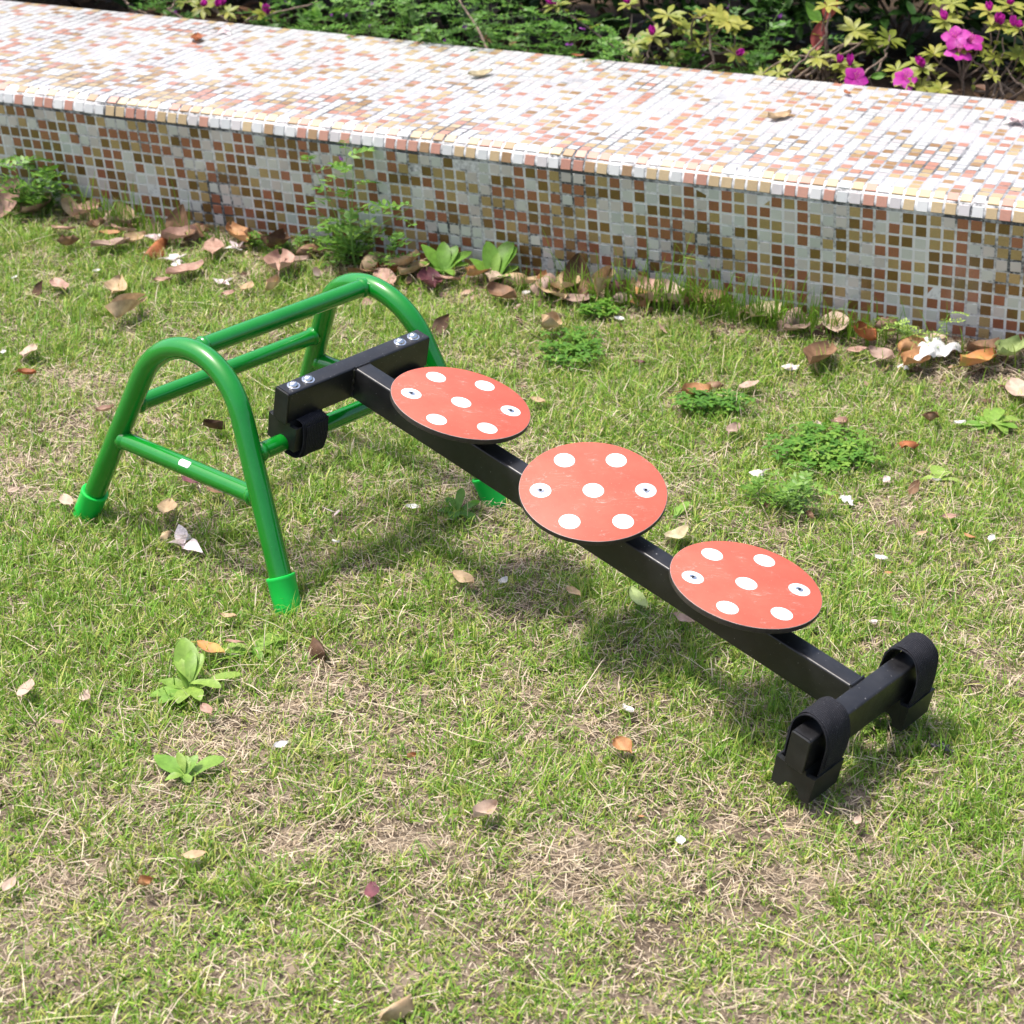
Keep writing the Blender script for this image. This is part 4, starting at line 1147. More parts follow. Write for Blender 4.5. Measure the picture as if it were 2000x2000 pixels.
rosette(1835, 932, [(92, .045, .026, .5), (-5, .04, .016, .2), (170, .035, .014, .15), (40, .03, .012, .4)],
        'single upright green sprout on the right lawn', (.6, .95))
rosette(895, 1010, [(50, .05, .018, .5), (120, .045, .02, .5), (170, .035, .02, .25), (-30, .035, .02, .2), (-110, .03, .02, .15), (85, .045, .016, .9)],
        'small green weed beside the far foot cap', (.1, .5), 'weed')
rosette(1318, 1018, [(62, .05, .016, .4), (75, .03, .012, .5)], 'two leaved green shoot right of the second disc', (.5, .8))
rosette(585, 430, [(125, .05, .018, 1.2), (60, .055, .018, .8), (95, .045, .016, 1.5), (20, .04, .016, .8), (160, .04, .016, .8)],
        'slender green shoot against the wall left of the tall vetch', (.2, .6), 'weed')

def vetch_fronds(lb, base, d, L, n, lw, tint, seed, droop=.3, alt=.012):
    """pinnate frond: pairs of small leaflets along a curved midrib; returns the midrib points"""
    r = np.random.default_rng(seed); d = unit(d); up = unit(np.array([0, 0, 1.]) - d * d[2] + 1e-6); side = np.cross(d, up)
    pts = [base + d * L * t - np.array([0, 0, 1]) * droop * L * t * t for t in np.linspace(0, 1, 6)]
    B, D = [], []
    for k in range(n):
        t = .18 + .8 * k / (n - 1); p = base + d * L * t - np.array([0, 0, 1]) * droop * L * t * t
        for sg in (-1, 1):
            B.append(p); D.append(side * sg + d * .55 + up * r.normal(.15, .2))
    B.append(pts[-1]); D.append(d)
    B, D = np.array(B), np.array(D); m = len(B)
    lb.add(np.clip(tint + r.normal(0, .14, m), 0, 1), B, D, np.tile(up, (m, 1)) + r.normal(0, .25, (m, 3)), lw * r.uniform(.8, 1.15, m), lw * .46, K=3, droop=.1, fold=.15)
    return pts
def vetch(C, H, nst, label, seed, name='vetch_plant', lean=(0, 0, 0), fl=.06, lw=.016, tint=.5, flowers=0, spread=.5, cat='weed', group=None, mat='vetch', sparse=0):
    r = np.random.default_rng(seed)
    root = empty(name, Matrix.Translation(Vector(C))); tag(root, label, cat, group)
    lb = LB(); mb = MB(); tips = []
    for i in range(nst):
        a = r.uniform(0, 6.28); d = unit(np.array([math.cos(a) * spread, math.sin(a) * spread, 1.]) + np.array(lean)); h = H * r.uniform(.6, 1)
        cur = np.array([r.normal(0, .012), r.normal(0, .012), -.005]); pts = [cur]
        for k in range(8):
            d = unit(d + r.normal(0, .12, 3) + np.array([0, 0, .05])); cur = cur + d * h / 8; pts.append(cur)
        tube(mb, pts, np.linspace(.0013, .0006, 9), 5)
        for k in range(2, 9):
            if sparse and r.random() < sparse * (1 - k / 10): continue
            az = r.uniform(0, 6.28); fd = np.array([math.cos(az), math.sin(az), r.uniform(.1, .7)])
            rib = vetch_fronds(lb, pts[k], fd, fl * r.uniform(.7, 1.15), r.integers(4, 7), lw * r.uniform(.8, 1.1), tint, seed * 100 + i * 10 + k)
            tube(mb, rib, np.linspace(.0006, .0003, 6), 4)
        tips.append(pts[-2])
    mb.build('stem', MAT['greenstem'], root); lb.build('foliage', MAT[mat], root)
    for k in range(flowers):
        f = LB(); p = tips[k % len(tips)] + r.normal(0, .01, 3)
        d = rand_dirs(3); f.add(r.random(3), np.tile(p, (3, 1)), d, rand_dirs(3), .012, .008, K=3)
        f.build('flower', MAT['purple'], root)
    return root
def on_lawn(u, v, dmin=-.035):
    C = at(u, v, .006); s, dep = wall_sd(C[0], C[1])
    if dep > dmin: C = C - WN * (dep - dmin)
    C[2] = float(gz(C[0], C[1])); return C
vetch(on_lawn(745, 490), .31, 6, 'tallest vetch plant growing against the wall behind the far arch', 1, lean=(.05, -.12, 0), flowers=1, fl=.075, lw=.022, tint=.65, spread=.30, sparse=.9, group='vetch plants on the lawn')
vetch(on_lawn(690, 500), .13, 5, 'low vetch plant left of the tallest one at the wall', 2, lean=(0, -.15, 0), fl=.06, lw=.02, tint=.6, spread=.6, group='vetch plants on the lawn')
vetch(on_lawn(858, 462), .13, 2, 'thin vetch sprig against the wall above the left broad leaved weed', 3, lean=(0, -.2, 0), fl=.05, spread=.3, group='vetch plants on the lawn')
vetch(on_lawn(135, 385), .15, 6, 'leafy clump at the left end of the visible wall foot', 4, lean=(0, -.15, 0), fl=.06, lw=.022, spread=.5, group='vetch plants on the lawn', tint=.6)
vetch(on_lawn(50, 380), .12, 3, 'pale green clump at the wall by the left edge', 44, lean=(0, -.1, 0), fl=.05, lw=.015, spread=.6, group='vetch plants on the lawn', tint=.7)
vetch(on_lawn(585, 470), .07, 5, 'short feathery vetch left of the tall vetch beside the wall', 5, fl=.045, lw=.012, spread=.9, group='vetch plants on the lawn', tint=.7)
vetch(on_lawn(1520, 985), .085, 5, 'vetch sprig on the lawn right of the second disc', 6, fl=.04, lw=.014, spread=.8, group='vetch plants on the lawn', tint=.75)
vetch(on_lawn(1850, 625), .10, 5, 'yellowish wispy weed at the wall behind the white tissue', 7, fl=.04, lw=.010, spread=.7, tint=.95, name='wispy_weed', mat='rosette', lean=(0, -.1, 0))
vetch(on_lawn(1585, 1535 - 20), .03, 1, 'tiny yellow green sprout under the arch of the near support block', 8, fl=.012, lw=.008, tint=.9, name='tiny_sprout', mat='rosette')
vetch(on_lawn(1715, 1420), .05, 3, 'yellow green sprout under the near end bar', 9, fl=.02, lw=.009, tint=.9, name='tiny_sprout', mat='rosette', spread=.6)

def clover(u, v, rx, ry, n, label, seed, lw=.016, tint=.5):
    r = np.random.default_rng(seed); C = on_lawn(u, v)
    root = empty('clover_patch', Matrix.Translation(Vector(C))); tag(root, label, 'clover', 'clover patches in the lawn')
    fr = unit(np.array([CR[0], CR[1], 0])); bk = np.array([-fr[1], fr[0], 0]); lb = LB(); mb = MB()
    for i in range(n):
        a, q = r.uniform(0, 6.28), math.sqrt(r.random()) * r.uniform(.6, 1.05)
        p = fr * rx * q * math.cos(a) + bk * ry * q * math.sin(a); h = r.uniform(.014, .034)
        p[2] = float(gz(C[0] + p[0], C[1] + p[1])) - C[2]
        top = p + np.array([r.normal(0, .006), r.normal(0, .006), h])
        if i % 3 == 0: tube(mb, [p, (p + top) / 2 + r.normal(0, .002, 3), top], .0006, 4)
        m = r.integers(3, 6); az = r.uniform(0, 6.28) + np.arange(m) * 6.28 / m
        d = np.stack([np.cos(az), np.sin(az), r.uniform(-.1, .5, m)], 1)
        lb.add(np.clip(tint + r.normal(0, .2) + r.normal(0, .08, m), 0, 1), np.tile(top, (m, 1)), d, np.tile([0, 0, 1.], (m, 1)), lw * r.uniform(.6, 1.1), lw * .5, K=3, droop=.2, fold=.2, shape=1.3)
    mb.build('stem', MAT['greenstem'], root); lb.build('foliage', MAT['weed'], root)
clover(1607, 885, .10, .10, 230, 'large clover patch on the right lawn below the pink brown leaf', 1, tint=.62)
clover(1115, 690, .07, .09, 130, 'clover patch behind the first disc', 2, lw=.015)
clover(1385, 800, .08, .05, 100, 'small clover patch around the orange yellow leaf', 3)
clover(1170, 620, .05, .05, 50, 'thin clover patch below the lilac white petal', 4, tint=.6)

def long_grass(u, v, rx, n, L, label, seed, tint=(.5, .95)):
    r = np.random.default_rng(seed); C = on_lawn(u, v)
    e = WE / np.linalg.norm(WE)
    root_pts = np.stack([e * r.normal(0, rx) + WN * (-abs(r.normal(0, .022)) + .004) for _ in range(n)])
    root_pts[:, 2] = gz(C[0] + root_pts[:, 0], C[1] + root_pts[:, 1]) - C[2]
    ll = L * r.lognormal(-.1, .3, n)
    # mostly leaning away from the wall face
    az = np.arctan2(-WN[1], -WN[0]) + r.normal(0, 1.1, n)
    V, Q, T, A = blades(root_pts, az, ll, r.uniform(.0018, .0034, n), np.abs(r.normal(.22, .18, n)), r.normal(.28, .2, n), r.uniform(*tint, n))
    o = mesh_np('long_grass_clump', V, Q, T, [MAT['grass']], None, True, None, {'tint': A}); o.location = C
    tag(o, label, 'grass clump', 'clumps of long grass along the wall')
long_grass(320, 412, .08, 150, .10, 'clump of long grass at the wall among the standing brown leaves', 1)
long_grass(1235, 545, .08, 130, .095, 'clump of long grass right of the tall dark upright leaf', 2)
long_grass(1420, 562, .13, 330, .115, 'largest clump of long grass at the wall', 3)
long_grass(1560, 595, .11, 200, .095, 'clump of long grass at the wall behind the crumpled grey leaves', 4)
long_grass(1700, 625, .08, 70, .08, 'arching grass blades at the wall beside the long dark rolled leaf', 5)
long_grass(1950, 640, .10, 80, .05, 'short grass at the wall beside the round brown leaf', 6)
long_grass(480, 445, .10, 60, .05, 'sparse grass at the wall around the orange brown leaf', 7)
long_grass(20, 380, .08, 80, .09, 'long grass at the wall by the left edge', 8)
long_grass(1090, 520, .08, 60, .06, 'thin grass at the wall between the right rosette and the tall dark leaf', 9)

def stalk(u, v, u2, v2, label, seed, bend=.03, rad=.0011):
    r = np.random.default_rng(seed); A, B = at(u, v, .02), at(u2, v2, .02); side = unit(np.cross(B - A, [0, 0, 1.])); C = (A + B) / 2
    pts = []
    for t in np.linspace(0, 1, 14):
        p = A + (B - A) * t + side * bend * math.sin(math.pi * t) + side * .004 * math.sin(9 * t + seed)
        p[2] = float(gz(p[0], p[1])) + .018 + .004 * math.sin(6 * t + seed); pts.append(p - C)
    mb = MB(); tube(mb, pts, np.linspace(rad, rad * .5, 14), 6); o = mb.build('dry_stalk', MAT['drystalk'], sharp=None); o.location = C
    tag(o, label, 'stalk', 'dry stalks on the lawn')
MAT['drystalk'] = paint('dry_stalk', (.42, .34, .22), (.58, .48, .33), .7, 150)
stalk(860, 1416, 1030, 1402, 'long arched dry stalk on the foreground lawn', 1, .045)
stalk(755, 1492, 858, 1474, 'dry stalk beside the tiny orange curled leaf', 2, .01)
stalk(585, 1640, 760, 1545, 'slanting dry stalk in the foreground', 3, -.02)
stalk(1290, 770, 1330, 700, 'thin dry stalk behind the second disc', 4, .01)
stalk(640, 1545, 690, 1520, 'short dry stalk left of the foreground middle', 5, .01)

# ---- planting bed behind the bench -----------------------------------------------------------
DB = .785                        # depth of the back edge of the seat behind the bead line
def bed_z(s): return WZ - .10 + WROLL * s
def build_bed():
    n, m = 60, 30; V = []; r = np.random.default_rng(4)
    for i in range(n + 1):
        for j in range(m + 1):
            s = -4 + 10 * i / n; dep = DB + .0075 + 5 * (j / m) ** 1.6
            p = wall_pt(s, dep, 0); p[2] = bed_z(s) + r.normal(0, .01) - (.02 if j == 0 else 0) + .03 * math.sin(3 * s + 2 * dep)
            V.append(p)
    Q = [[i*(m+1)+j, (i+1)*(m+1)+j, (i+1)*(m+1)+j+1, i*(m+1)+j+1] for i in range(n) for j in range(m)]
    return tag(mesh_np('bed_soil', V, Q, None, [MAT['bed']]), kind='structure')
build_bed()
def at_bed(u, v, behind):
    """point on the upright plane a given distance behind the bench's back edge, seen at photo pixel (u, v)"""
    d = ray(u, v); t = ((WO + WN * (DB + behind) - CAM) @ WN) / (d @ WN); return CAM + d * t

def shrub(name, s0, s1, b0, b1, h, n, label, seed, mat='shrub', L=(.035, .07), wr=.4, tint=(.1, .7), group='dark shrubs behind the bench', stems=7):
    """dense bush: leaves on many short twigs filling an uneven dome, with woody stems inside"""
    r = np.random.default_rng(seed); cs, cb = (s0 + s1) / 2, (b0 + b1) / 2
    C = wall_pt(cs, DB + cb, 0); C[2] = bed_z(cs)
    root = empty(name, Matrix.Translation(Vector(C))); tag(root, label, 'shrub', group)
    n = int(n * 2.6); nt_ = n // 9; B, D, Nn, T = [], [], [], []
    e = WE * np.array([1, 1, 0]); mb = MB()
    for i in range(nt_):
        a, q = r.uniform(0, 6.28), math.sqrt(r.random())
        px, py = q * math.cos(a), q * math.sin(a); top = math.sqrt(max(0, 1 - q * q)) ** .6
        hz = h * (.25 + .75 * top) * (r.random() ** .45) * (1 + .25 * math.sin(5 * px + seed) * math.cos(4 * py))
        p = e * px * (s1 - s0) / 2 + WN * py * (b1 - b0) / 2 + np.array([0, 0, hz])
        tw = unit(np.array([px * .6, py * .6, 0]) + rand_dirs(1, -.1, 1)[0] * .9)
        tt = r.uniform(*tint)
        for k in range(9):
            B.append(p + tw * .012 * k); D.append(tw * .5 + rand_dirs(1, -.5, .9)[0]); T.append(np.clip(tt + r.normal(0, .1), 0, 1))
    B, D = np.array(B), np.array(D); m = len(B)
    LL = r.uniform(*L, m)
    lb = LB(); lb.add(np.array(T), B, D, np.tile([0, 0, 1.], (m, 1)) + r.normal(0, .5, (m, 3)), LL, LL * wr, K=3, droop=r.uniform(0, .5, m), fold=.25)
    for i in range(stems):
        a = r.uniform(0, 6.28); p0 = e * r.normal(0, .05) + WN * r.normal(0, .04); d = unit(np.array([0, 0, 1.]) + e * r.normal(0, .5) + WN * r.normal(0, .35))
        pts = [p0 + d * h * .85 * t + r.normal(0, .012, 3) * t for t in np.linspace(0, 1, 7)]
        tube(mb, pts, np.linspace(.006, .002, 7), 6)
    mb.build('stem', MAT['stem'], root); lb.build('foliage', MAT[mat], root)
    return root
for i, (s0, s1, b0, b1, h, n, label) in enumerate((
    (-1.6, -.5, .25, 1.1, .55, 2600, 'dark green shrub behind the left end of the bench'),
    (-.55, .45, .30, 1.2, .60, 3000, 'dark green shrub behind the bench left of the vetch thicket'),
    (.40, 1.25, .40, 1.3, .62, 3000, 'dark green shrub rising behind the vetch thicket'),
    (1.15, 2.0, .42, 1.3, .66, 3400, 'dark shrub in deep shade behind the yellow green azalea'),
    (1.9, 2.9, .46, 1.4, .70, 3600, 'dark shrub in deep shade behind the pink flowering azalea'),
    (2.8, 4.0, .2, 1.2, .65, 3000, 'dark green shrub behind the right end of the bench'))):
    shrub('garden_shrub', s0, s1, b0, b1, h, n, label, 50 + i)

# feathery vetch thicket growing over the back edge in the middle
for i, (u, v, H, nst, beh, label) in enumerate((
    (690, 70, .20, 8, .10, 'vetch thicket right of the lilac flowers behind the bench'), (790, 75, .25, 9, .08, 'dense vetch thicket behind the middle left of the seat'),
    (880, 85, .26, 10, .09, 'vetch thicket left of the bare slanting twig behind the seat'), (990, 95, .26, 10, .09, 'bright vetch thicket right of the bare slanting twig'),
    (1090, 108, .22, 10, .08, 'vetch thicket hanging over the back edge left of the yellow green azalea'), (1200, 120, .17, 8, .10, 'vetch thicket under the yellow green azalea'),
    (560, 50, .18, 6, .15, 'thin vetch below the lilac flowers at the left'), (1330, 130, .15, 8, .18, 'vetch in the shade right of the yellow green azalea'),
    (1480, 135, .22, 8, .30, 'vetch in deep shade left of the red leaved twig'), (330, 25, .16, 6, .2, 'vetch behind the left of the seat'))):
    C = at_bed(u, v, beh); s, dep = wall_sd(C[0], C[1]); C[2] = bed_z(s)
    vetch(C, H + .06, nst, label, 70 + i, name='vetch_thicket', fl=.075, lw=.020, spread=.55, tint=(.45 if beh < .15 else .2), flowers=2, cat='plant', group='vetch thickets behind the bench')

def azalea(base_uv, behind, tips, label, seed, twigs=()):
    """open branched azalea: woody stems to each tip, a whorl of pointed leaves there, buds and flowers as parts
    tips: (u, v, behind, size, tint, kind) kind: '' leaves only, 'b' bud, 'f' open flower, 'F' pair of flowers"""
    r = np.random.default_rng(seed)
    C = at_bed(*base_uv, behind); s, dep = wall_sd(C[0], C[1]); C[2] = bed_z(s)
    root = empty('azalea_bush', Matrix.Translation(Vector(C))); tag(root, label, 'azalea', 'azaleas behind the bench')
    lb = LB(); mb = MB(); hubs = []
    for k in range(max(2, len(tips) // 4)):
        a = tips[r.integers(len(tips))]; T = at_bed(a[0] + r.normal(0, 15), a[1], a[2] + .05) - C
        h = T * r.uniform(.4, .55); h[2] = abs(h[2]) + .02
        pts = [h * t + r.normal(0, .006, 3) * math.sin(math.pi * t) for t in np.linspace(0, 1, 7)]
        tube(mb, pts, np.linspace(.0058, .0036, 7), 6); hubs.append(h)
    for (u, v, beh, size, tint, kind) in tips:
        T = at_bed(u, v, beh) - C
        h = min(hubs, key=lambda q: np.linalg.norm(q - T)); bow = r.normal(0, .02, 3)
        pts = [h + (T - h) * t + bow * math.sin(math.pi * t) + r.normal(0, .002, 3) for t in np.linspace(0, 1, 8)]
        pts[-1] = T; tube(mb, pts, np.linspace(.0034, .0017, 8), 6)
        ax = unit(unit(pts[-1] - pts[-4]) * .5 + np.array([0, 0, 1.]) - .45 * CF * np.array([1, 1, 0]))
        _, a1, b1 = frame_from(ax)
        m = r.integers(7, 11); az = np.arange(m) * 2 * np.pi / m + r.normal(0, .2, m)
        el = r.uniform(.15, .55, m)
        d = a1 * np.cos(az)[:, None] + b1 * np.sin(az)[:, None] + ax * el[:, None]
        LL = size * .88 * r.uniform(.75, 1.15, m)
        lb.add(np.clip(tint + r.normal(0, .12, m), 0, 1), np.tile(T, (m, 1)), d, np.tile(ax, (m, 1)), LL, LL * .36, K=5, droop=r.uniform(.1, .45, m), fold=.18, shape=1.25)
        # a few leaves lower down the twig
        for q in range(3):
            p = pts[4 + q % 3]; dd = rand_dirs(2, -.1, .8)
            lb.add(np.clip(tint - .1 + r.normal(0, .1, 2), 0, 1), np.tile(p, (2, 1)), dd, np.tile([0, 0, 1.], (2, 1)) + 0 * dd, size * .7, size * .26, K=4, droop=.3, fold=.2)
        if 'b' in kind:
            for q in range(kind.count('b')):
                f = LB(); m2 = 5; aa = np.arange(m2) * 1.257 + r.random()
                off = (a1 * r.normal(0, .008) + b1 * r.normal(0, .008)) * (q > 0)
                bd = unit(ax + (a1 * r.normal(0, .25) + b1 * r.normal(0, .25)))
                dd = bd[None] + .16 * (a1 * np.cos(aa)[:, None] + b1 * np.sin(aa)[:, None])
                f.add(r.uniform(0, .6, m2), np.tile(T + off + ax * .004, (m2, 1)), dd, (a1 * np.cos(aa)[:, None] + b1 * np.sin(aa)[:, None]), .032 * r.uniform(.8, 1.1), .013, K=5, droop=-.05, fold=.7)
                f.build('flower_bud', MAT['magenta'], root)
        if 'f' in kind or 'F' in kind:
            for q in range(3 if 'F' in kind else 1):
                f = LB(); m2 = 5; aa = np.arange(m2) * 1.257 + r.random()
                off = CR * (.0, .028, -.006)[q] + CU * (-.014, .012, .024)[q] if 'F' in kind else 0
                fx = unit(-CF * .8 + np.array([0, 0, .45]) + r.normal(0, .22, 3)); _, u1, v1 = frame_from(fx)
                rad = u1 * np.cos(aa)[:, None] + v1 * np.sin(aa)[:, None]
                f.add(r.uniform(.2, 1, m2), np.tile(T + off + ax * .006, (m2, 1)), rad + fx * r.uniform(.35, .6, m2)[:, None], np.tile(fx, (m2, 1)) - rad * .3, .031 * r.uniform(.9, 1.1, m2), .029, K=7, droop=r.uniform(.25, .5, m2), fold=.12, shape=1.35, tip=.7, wave=.045)
                # stamens
                st = MB()
                fo = f.build('flower', MAT['magenta'], root)
                for a in range(5):
                    e0 = T + off + ax * .006; tip = e0 + fx * .028 + (u1 * math.cos(a * 1.25) + v1 * math.sin(a * 1.25)) * .007
                    tube(st, [e0, (e0 + tip) / 2 + fx * .002, tip], [.0006, .0005, .0009], 5)
                st.build('stamens', MAT['stamen'], fo)
    for (u, v, b_, u2, v2, b2) in twigs:
        A, B = at_bed(u, v, b_) - C, at_bed(u2, v2, b2) - C
        tube(mb, [np.array([0, 0, .0]), A * .5 + [0, 0, .01], A], .003, 5)
        tube(mb, [A + (B - A) * t + r.normal(0, .003, 3) for t in np.linspace(0, 1, 8)], np.linspace(.0036, .0018, 8), 6)
    mb.build('branches', MAT['stem'], root); lb.build('foliage', MAT['azalea'], root)
    return root
MAT['stamen'] = paint('stamen', (.55, .12, .25), (.7, .25, .35), .5, 200)
azalea((1310, 165), .16, [(1304, 30, .14, .05, .65, ''), (1275, 72, .10, .05, .6, 'b'), (1240, 88, .10, .048, .5, ''), (1229, 10, .14, .045, .5, 'b'), (1382, 28, .16, .045, .75, ''), (1421, 42, .12, .05, .8, ''),
        (1400, 30, .14, .05, .75, ''), (1440, 52, .13, .045, .7, ''), (1437, 108, .10, .035, .6, 'b'), (1087, 12, .12, .045, .4, 'bb'), (1340, 60, .18, .04, .5, ''), (1365, 90, .16, .04, .4, ''), (1250, 120, .12, .035, .4, ''), (1320, 110, .14, .035, .35, '')],
       'yellow green azalea with few buds behind the middle of the seat', 21, [(1215, 118, .1, 1235, 30, .15), (1260, 122, .1, 1275, 80, .1), (1395, 120, .12, 1380, 40, .14)])
azalea((1620, 175), .18, [(1669, 60, .16, .055, .6, ''), (1596, 113, .10, .05, .75, ''), (1641, 126, .10, .045, .6, 'b'), (1660, 132, .10, .04, .5, 'b'), (1669, 158, .05, .04, .5, 'f'), (1520, 142, .08, .04, .6, ''), (1543, 112, .12, .03, .6, ''),
        (1737, 78, .20, .045, .3, ''), (1616, 12, .14, .045, .8, ''), (1490, 145, .1, .03, .6, ''), (1700, 85, .2, .04, .2, '')],
       'sparse azalea with bare grey twigs and one low pink flower', 22, [(1540, 145, .07, 1612, 70, .12), (1555, 150, .1, 1640, 100, .14), (1575, 150, .1, 1660, 76, .14), (1612, 70, .12, 1620, 15, .14), (1680, 150, .1, 1730, 105, .16), (1715, 140, .14, 1740, 70, .2)])
azalea((1900, 215), .16, [(1848, 42, .12, .055, .7, 'b'), (1934, 24, .12, .055, .75, 'b'), (1872, 98, .08, .04, .5, 'F'), (1825, 105, .10, .045, .7, ''), (1954, 52, .10, .045, .6, 'bb'), (1992, 56, .10, .045, .6, 'bb'), (1912, 92, .10, .04, .6, ''), (1768, 160, .04, .045, .55, 'f'),
        (1803, 134, .07, .045, .55, 'bb'), (1752, 138, .08, .05, .6, ''), (1800, 166, .05, .042, .65, ''), (1838, 176, .05, .04, .75, ''), (1944, 112, .10, .04, .65, ''), (1990, 110, .1, .045, .5, ''), (1975, 12, .14, .05, .6, 'b'), (1860, 8, .16, .05, .6, ''), (1830, 4, .18, .05, .6, ''), (1940, 148, .07, .025, .8, ''), (2040, 60, .12, .05, .6, 'b'), (2030, 130, .1, .05, .6, '')],
       'azalea with many magenta buds and open flowers at the right', 23, [(1960, 190, .08, 1935, 120, .1), (1985, 190, .1, 1895, 110, .1), (1940, 185, .08, 1960, 70, .12), (1810, 155, .06, 1840, 115, .1), (1880, 175, .14, 1900, 60, .16), (2000, 175, .08, 1960, 130, .1)])
azalea((470, 60), .14, [(397, 14, .10, .045, .5, 'b'), (433, 14, .10, .045, .5, 'bb'), (519, 28, .10, .045, .5, 'bb'), (445, 24, .08, .035, .55, ''), (360, 6, .14, .04, .3, '')],
       'small azalea with closed magenta buds behind the left of the seat', 24, [(480, 40, .08, 620, 4, .12), (330, 20, .08, 345, 0, .1), (255, 14, .08, 235, -10, .1)])
# lilac flower heads and big single leaves
C = at_bed(622, 60, .1); s, dep = wall_sd(C[0], C[1]); C[2] = bed_z(s)
vetch(C, .20, 3, 'lilac flowered plant behind the left of the seat', 91, name='lilac_plant', fl=.06, lw=.03, spread=.25, tint=.5, flowers=3, cat='plant')
def twig_leaf(u, v, beh, L, ang, colr, label):
    C = at_bed(u, v, beh); a = math.radians(ang); d = CR * math.cos(a) + CU * math.sin(a)
    root = empty('broad_leaved_shoot', Matrix.Translation(Vector(np.array([C[0], C[1], bed_z(wall_sd(C[0], C[1])[0])])))); tag(root, label, 'shoot')
    o = single_leaf('leaf', C, d, -CF + np.array([0, 0, .3]), L, L * .48, curl=.2, cup=.2, seed=int(u), mat=MAT[colr], stalk=True)
    if colr == 'shrub' or colr == 'weed':
        at_ = o.data.attributes.new('tint', 'FLOAT', 'FACE'); at_.data.foreach_set('value', np.full(len(o.data.polygons), .6, np.float32))
    loc = Vector(C) - root.location; o.parent = root; o.location = loc
    mb = MB(); tube(mb, [(0, 0, -.01), tuple(np.array(loc) * .5 + [.01, 0, 0]), tuple(np.array(loc) - d * L * .6)], [.0025, .002, .0012], 6); mb.build('stem', MAT['stem'], root)
MAT['redleaf'] = foliage('red_leaf', [(.3, (.22, .04, .035)), (.7, (.38, .09, .08))], attr=False, trans=.3, vscale=30)
twig_leaf(1598, 70, .14, .075, 80, 'redleaf', 'shoot with a red leaf beside the bare grey twig')
twig_leaf(1622, 12, .16, .075, 70, 'redleaf', 'shoot with a red leaf at the top edge')
twig_leaf(1588, 25, .16, .065, 125, 'weed', 'shoot with a round green leaf left of the red leaves')
twig_leaf(1716, 148, .08, .04, 10, 'weed', 'small round leaved shoot right of the low pink flower')
# bare twig slanting over the vetch
C0, C1 = at_bed(948, 88, .03), at_bed(900, 2, .10)
mb = MB(); tube(mb, [C0 + (C1 - C0) * t + np.array([.004 * math.sin(5 * t), 0, .01 * t * (1 - t)]) - C0 for t in np.linspace(-.25, 1.3, 12)], np.linspace(.0042, .002, 12), 7)
tw = mb.build('bare_twig', MAT['stem'], sharp=None); tw.location = C0; tag(tw, 'bare grey twig slanting over the vetch behind the seat', 'twig')
# brown leaf litter on the bed
def bed_litter():
    r = np.random.default_rng(9); n = 900; s = r.uniform(-1.6, 3.6, n); b = r.uniform(.02, .9, n)
    P = np.stack([wall_pt(a, DB + q, 0) for a, q in zip(s, b)]); P[:, 2] = bed_z(s) + .02 + r.uniform(0, .03, n)
    az = r.uniform(0, 6.28, n); D = np.stack([np.cos(az), np.sin(az), r.normal(0, .2, n)], 1); L = r.uniform(.03, .07, n)
    lb = LB(); lb.add(r.random(n), P, D, np.tile([0, 0, 1.], (n, 1)) + r.normal(0, .3, (n, 3)), L, L * .5, K=4, droop=r.normal(0, .4, n), fold=r.normal(0, .4, n))
    tag(lb.build('bed_litter', MAT['litter']), 'brown leaf litter under the shrubs', 'leaf litter', kind='stuff')
MAT['litter'] = foliage('bed_litter', [(0, (.03, .018, .012)), (.5, (.09, .05, .03)), (1, (.24, .13, .08))], trans=.1, vscale=30)
bed_litter()

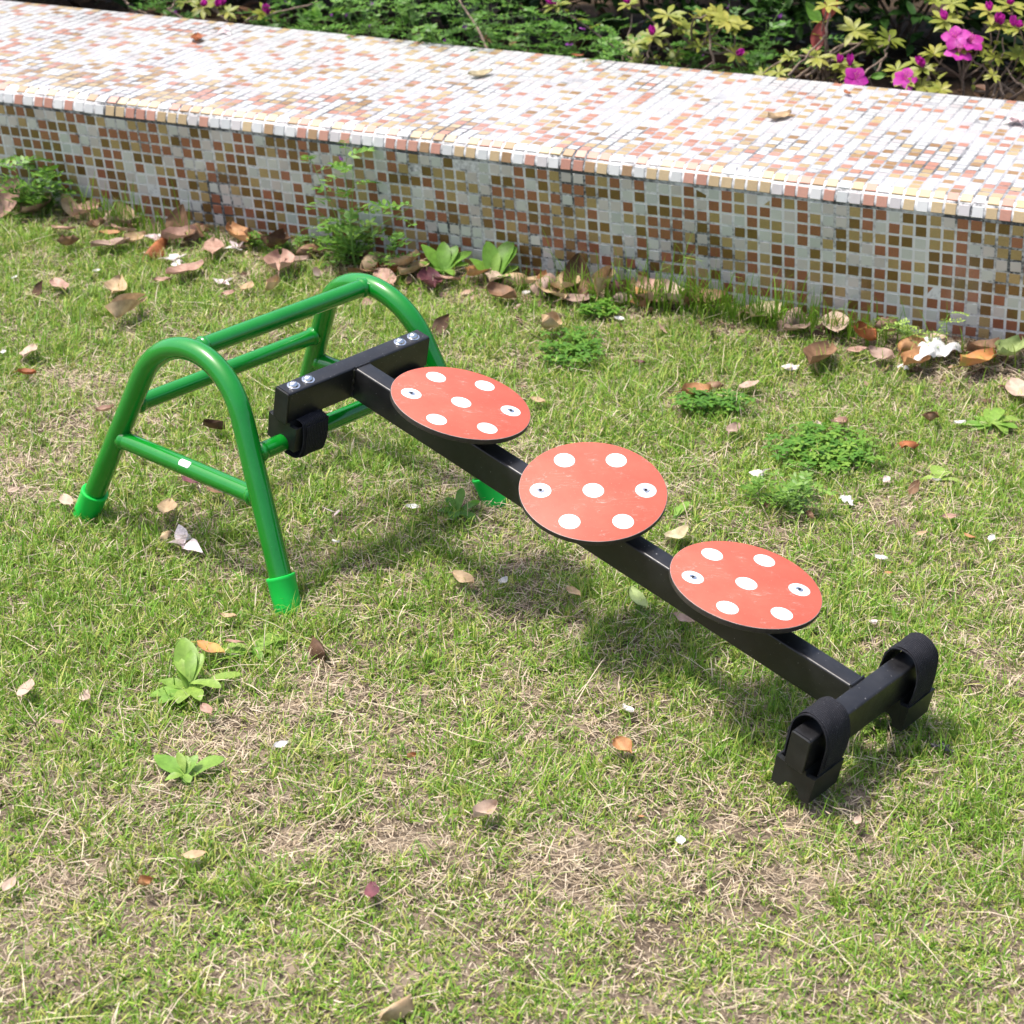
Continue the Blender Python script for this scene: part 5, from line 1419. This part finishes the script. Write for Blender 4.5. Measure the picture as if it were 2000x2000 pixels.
# crumbs of dead leaf along the wall foot and thinly over the lawn
def crumbs():
    r = np.random.default_rng(77); n = 520; s = r.uniform(-1.2, 3.3, n); b = -np.abs(r.normal(0, .11, n)) - .012
    P = np.stack([wall_pt(a, q, 0) for a, q in zip(s, b)]); P[:, 2] = gz(P[:, 0], P[:, 1]) + r.uniform(.003, .014, n)
    az = r.uniform(0, 6.28, n); D = np.stack([np.cos(az), np.sin(az), r.normal(0, .25, n)], 1); L = r.uniform(.008, .032, n)
    lb = LB(); lb.add(r.random(n), P, D, np.tile([0, 0, 1.], (n, 1)) + r.normal(0, .35, (n, 3)), L, L * r.uniform(.35, .8, n), K=4, droop=r.normal(0, .5, n), fold=r.normal(0, .5, n), shape=.9, tip=.6)
    tag(lb.build('leaf_crumbs', MAT['crumb']), 'crumbs of dead leaves along the wall foot', 'leaf crumbs', kind='stuff')
MAT['crumb'] = foliage('leaf_crumb', [(0, (.07, .04, .025)), (.5, (.22, .13, .09)), (1, (.40, .27, .20))], trans=.1, vscale=60)
crumbs()


# ------------------------------------------------------------------ light, sky, camera
SUNV = np.array([.33, .20, -1.0])
ld = bpy.data.lights.new('sun', 'SUN'); ld.energy = 2.75; ld.angle = math.radians(7); ld.color = (1, .955, .89)
sun = bpy.data.objects.new('sun', ld); COL.objects.link(sun)
sun.rotation_euler = Vector(SUNV).to_track_quat('-Z', 'Y').to_euler()
w = bpy.data.worlds.new('World'); S.world = w; w.use_nodes = True
nt = w.node_tree; bg = nt.nodes['Background']
sky = nt.nodes.new('ShaderNodeTexSky'); sky.sky_type = 'NISHITA'; sky.sun_disc = False
sky.sun_elevation = math.atan2(1, math.hypot(.33, .2)); sky.sun_rotation = math.atan2(-.33, -.20)
sky.air_density = 1.0; sky.dust_density = 5.0; sky.ozone_density = 1.0
nt.links.new(sky.outputs['Color'], bg.inputs['Color']); bg.inputs['Strength'].default_value = .15

cd = bpy.data.cameras.new('camera'); cam = bpy.data.objects.new('camera', cd); COL.objects.link(cam)
cam.matrix_world = Matrix(((CR[0], CU[0], -CF[0], CAM[0]), (CR[1], CU[1], -CF[1], CAM[1]), (CR[2], CU[2], -CF[2], CAM[2]), (0, 0, 0, 1)))
cd.sensor_fit = 'HORIZONTAL'; cd.sensor_width = 36; cd.lens = FPX / 2000 * 36
cd.shift_x = (1000 - PX) / 2000; cd.shift_y = (PY - 1000) / 2000
cd.clip_start = .05; cd.clip_end = 500
cd.dof.use_dof = True; cd.dof.focus_distance = 3.15; cd.dof.aperture_fstop = 9
S.camera = cam
S.view_settings.view_transform = 'Standard'; S.view_settings.look = 'None'; S.view_settings.gamma = 1; S.view_settings.exposure = .92
S.render.engine = 'CYCLES'; S.cycles.max_bounces = 8; S.cycles.transmission_bounces = 4; S.cycles.transparent_max_bounces = 4
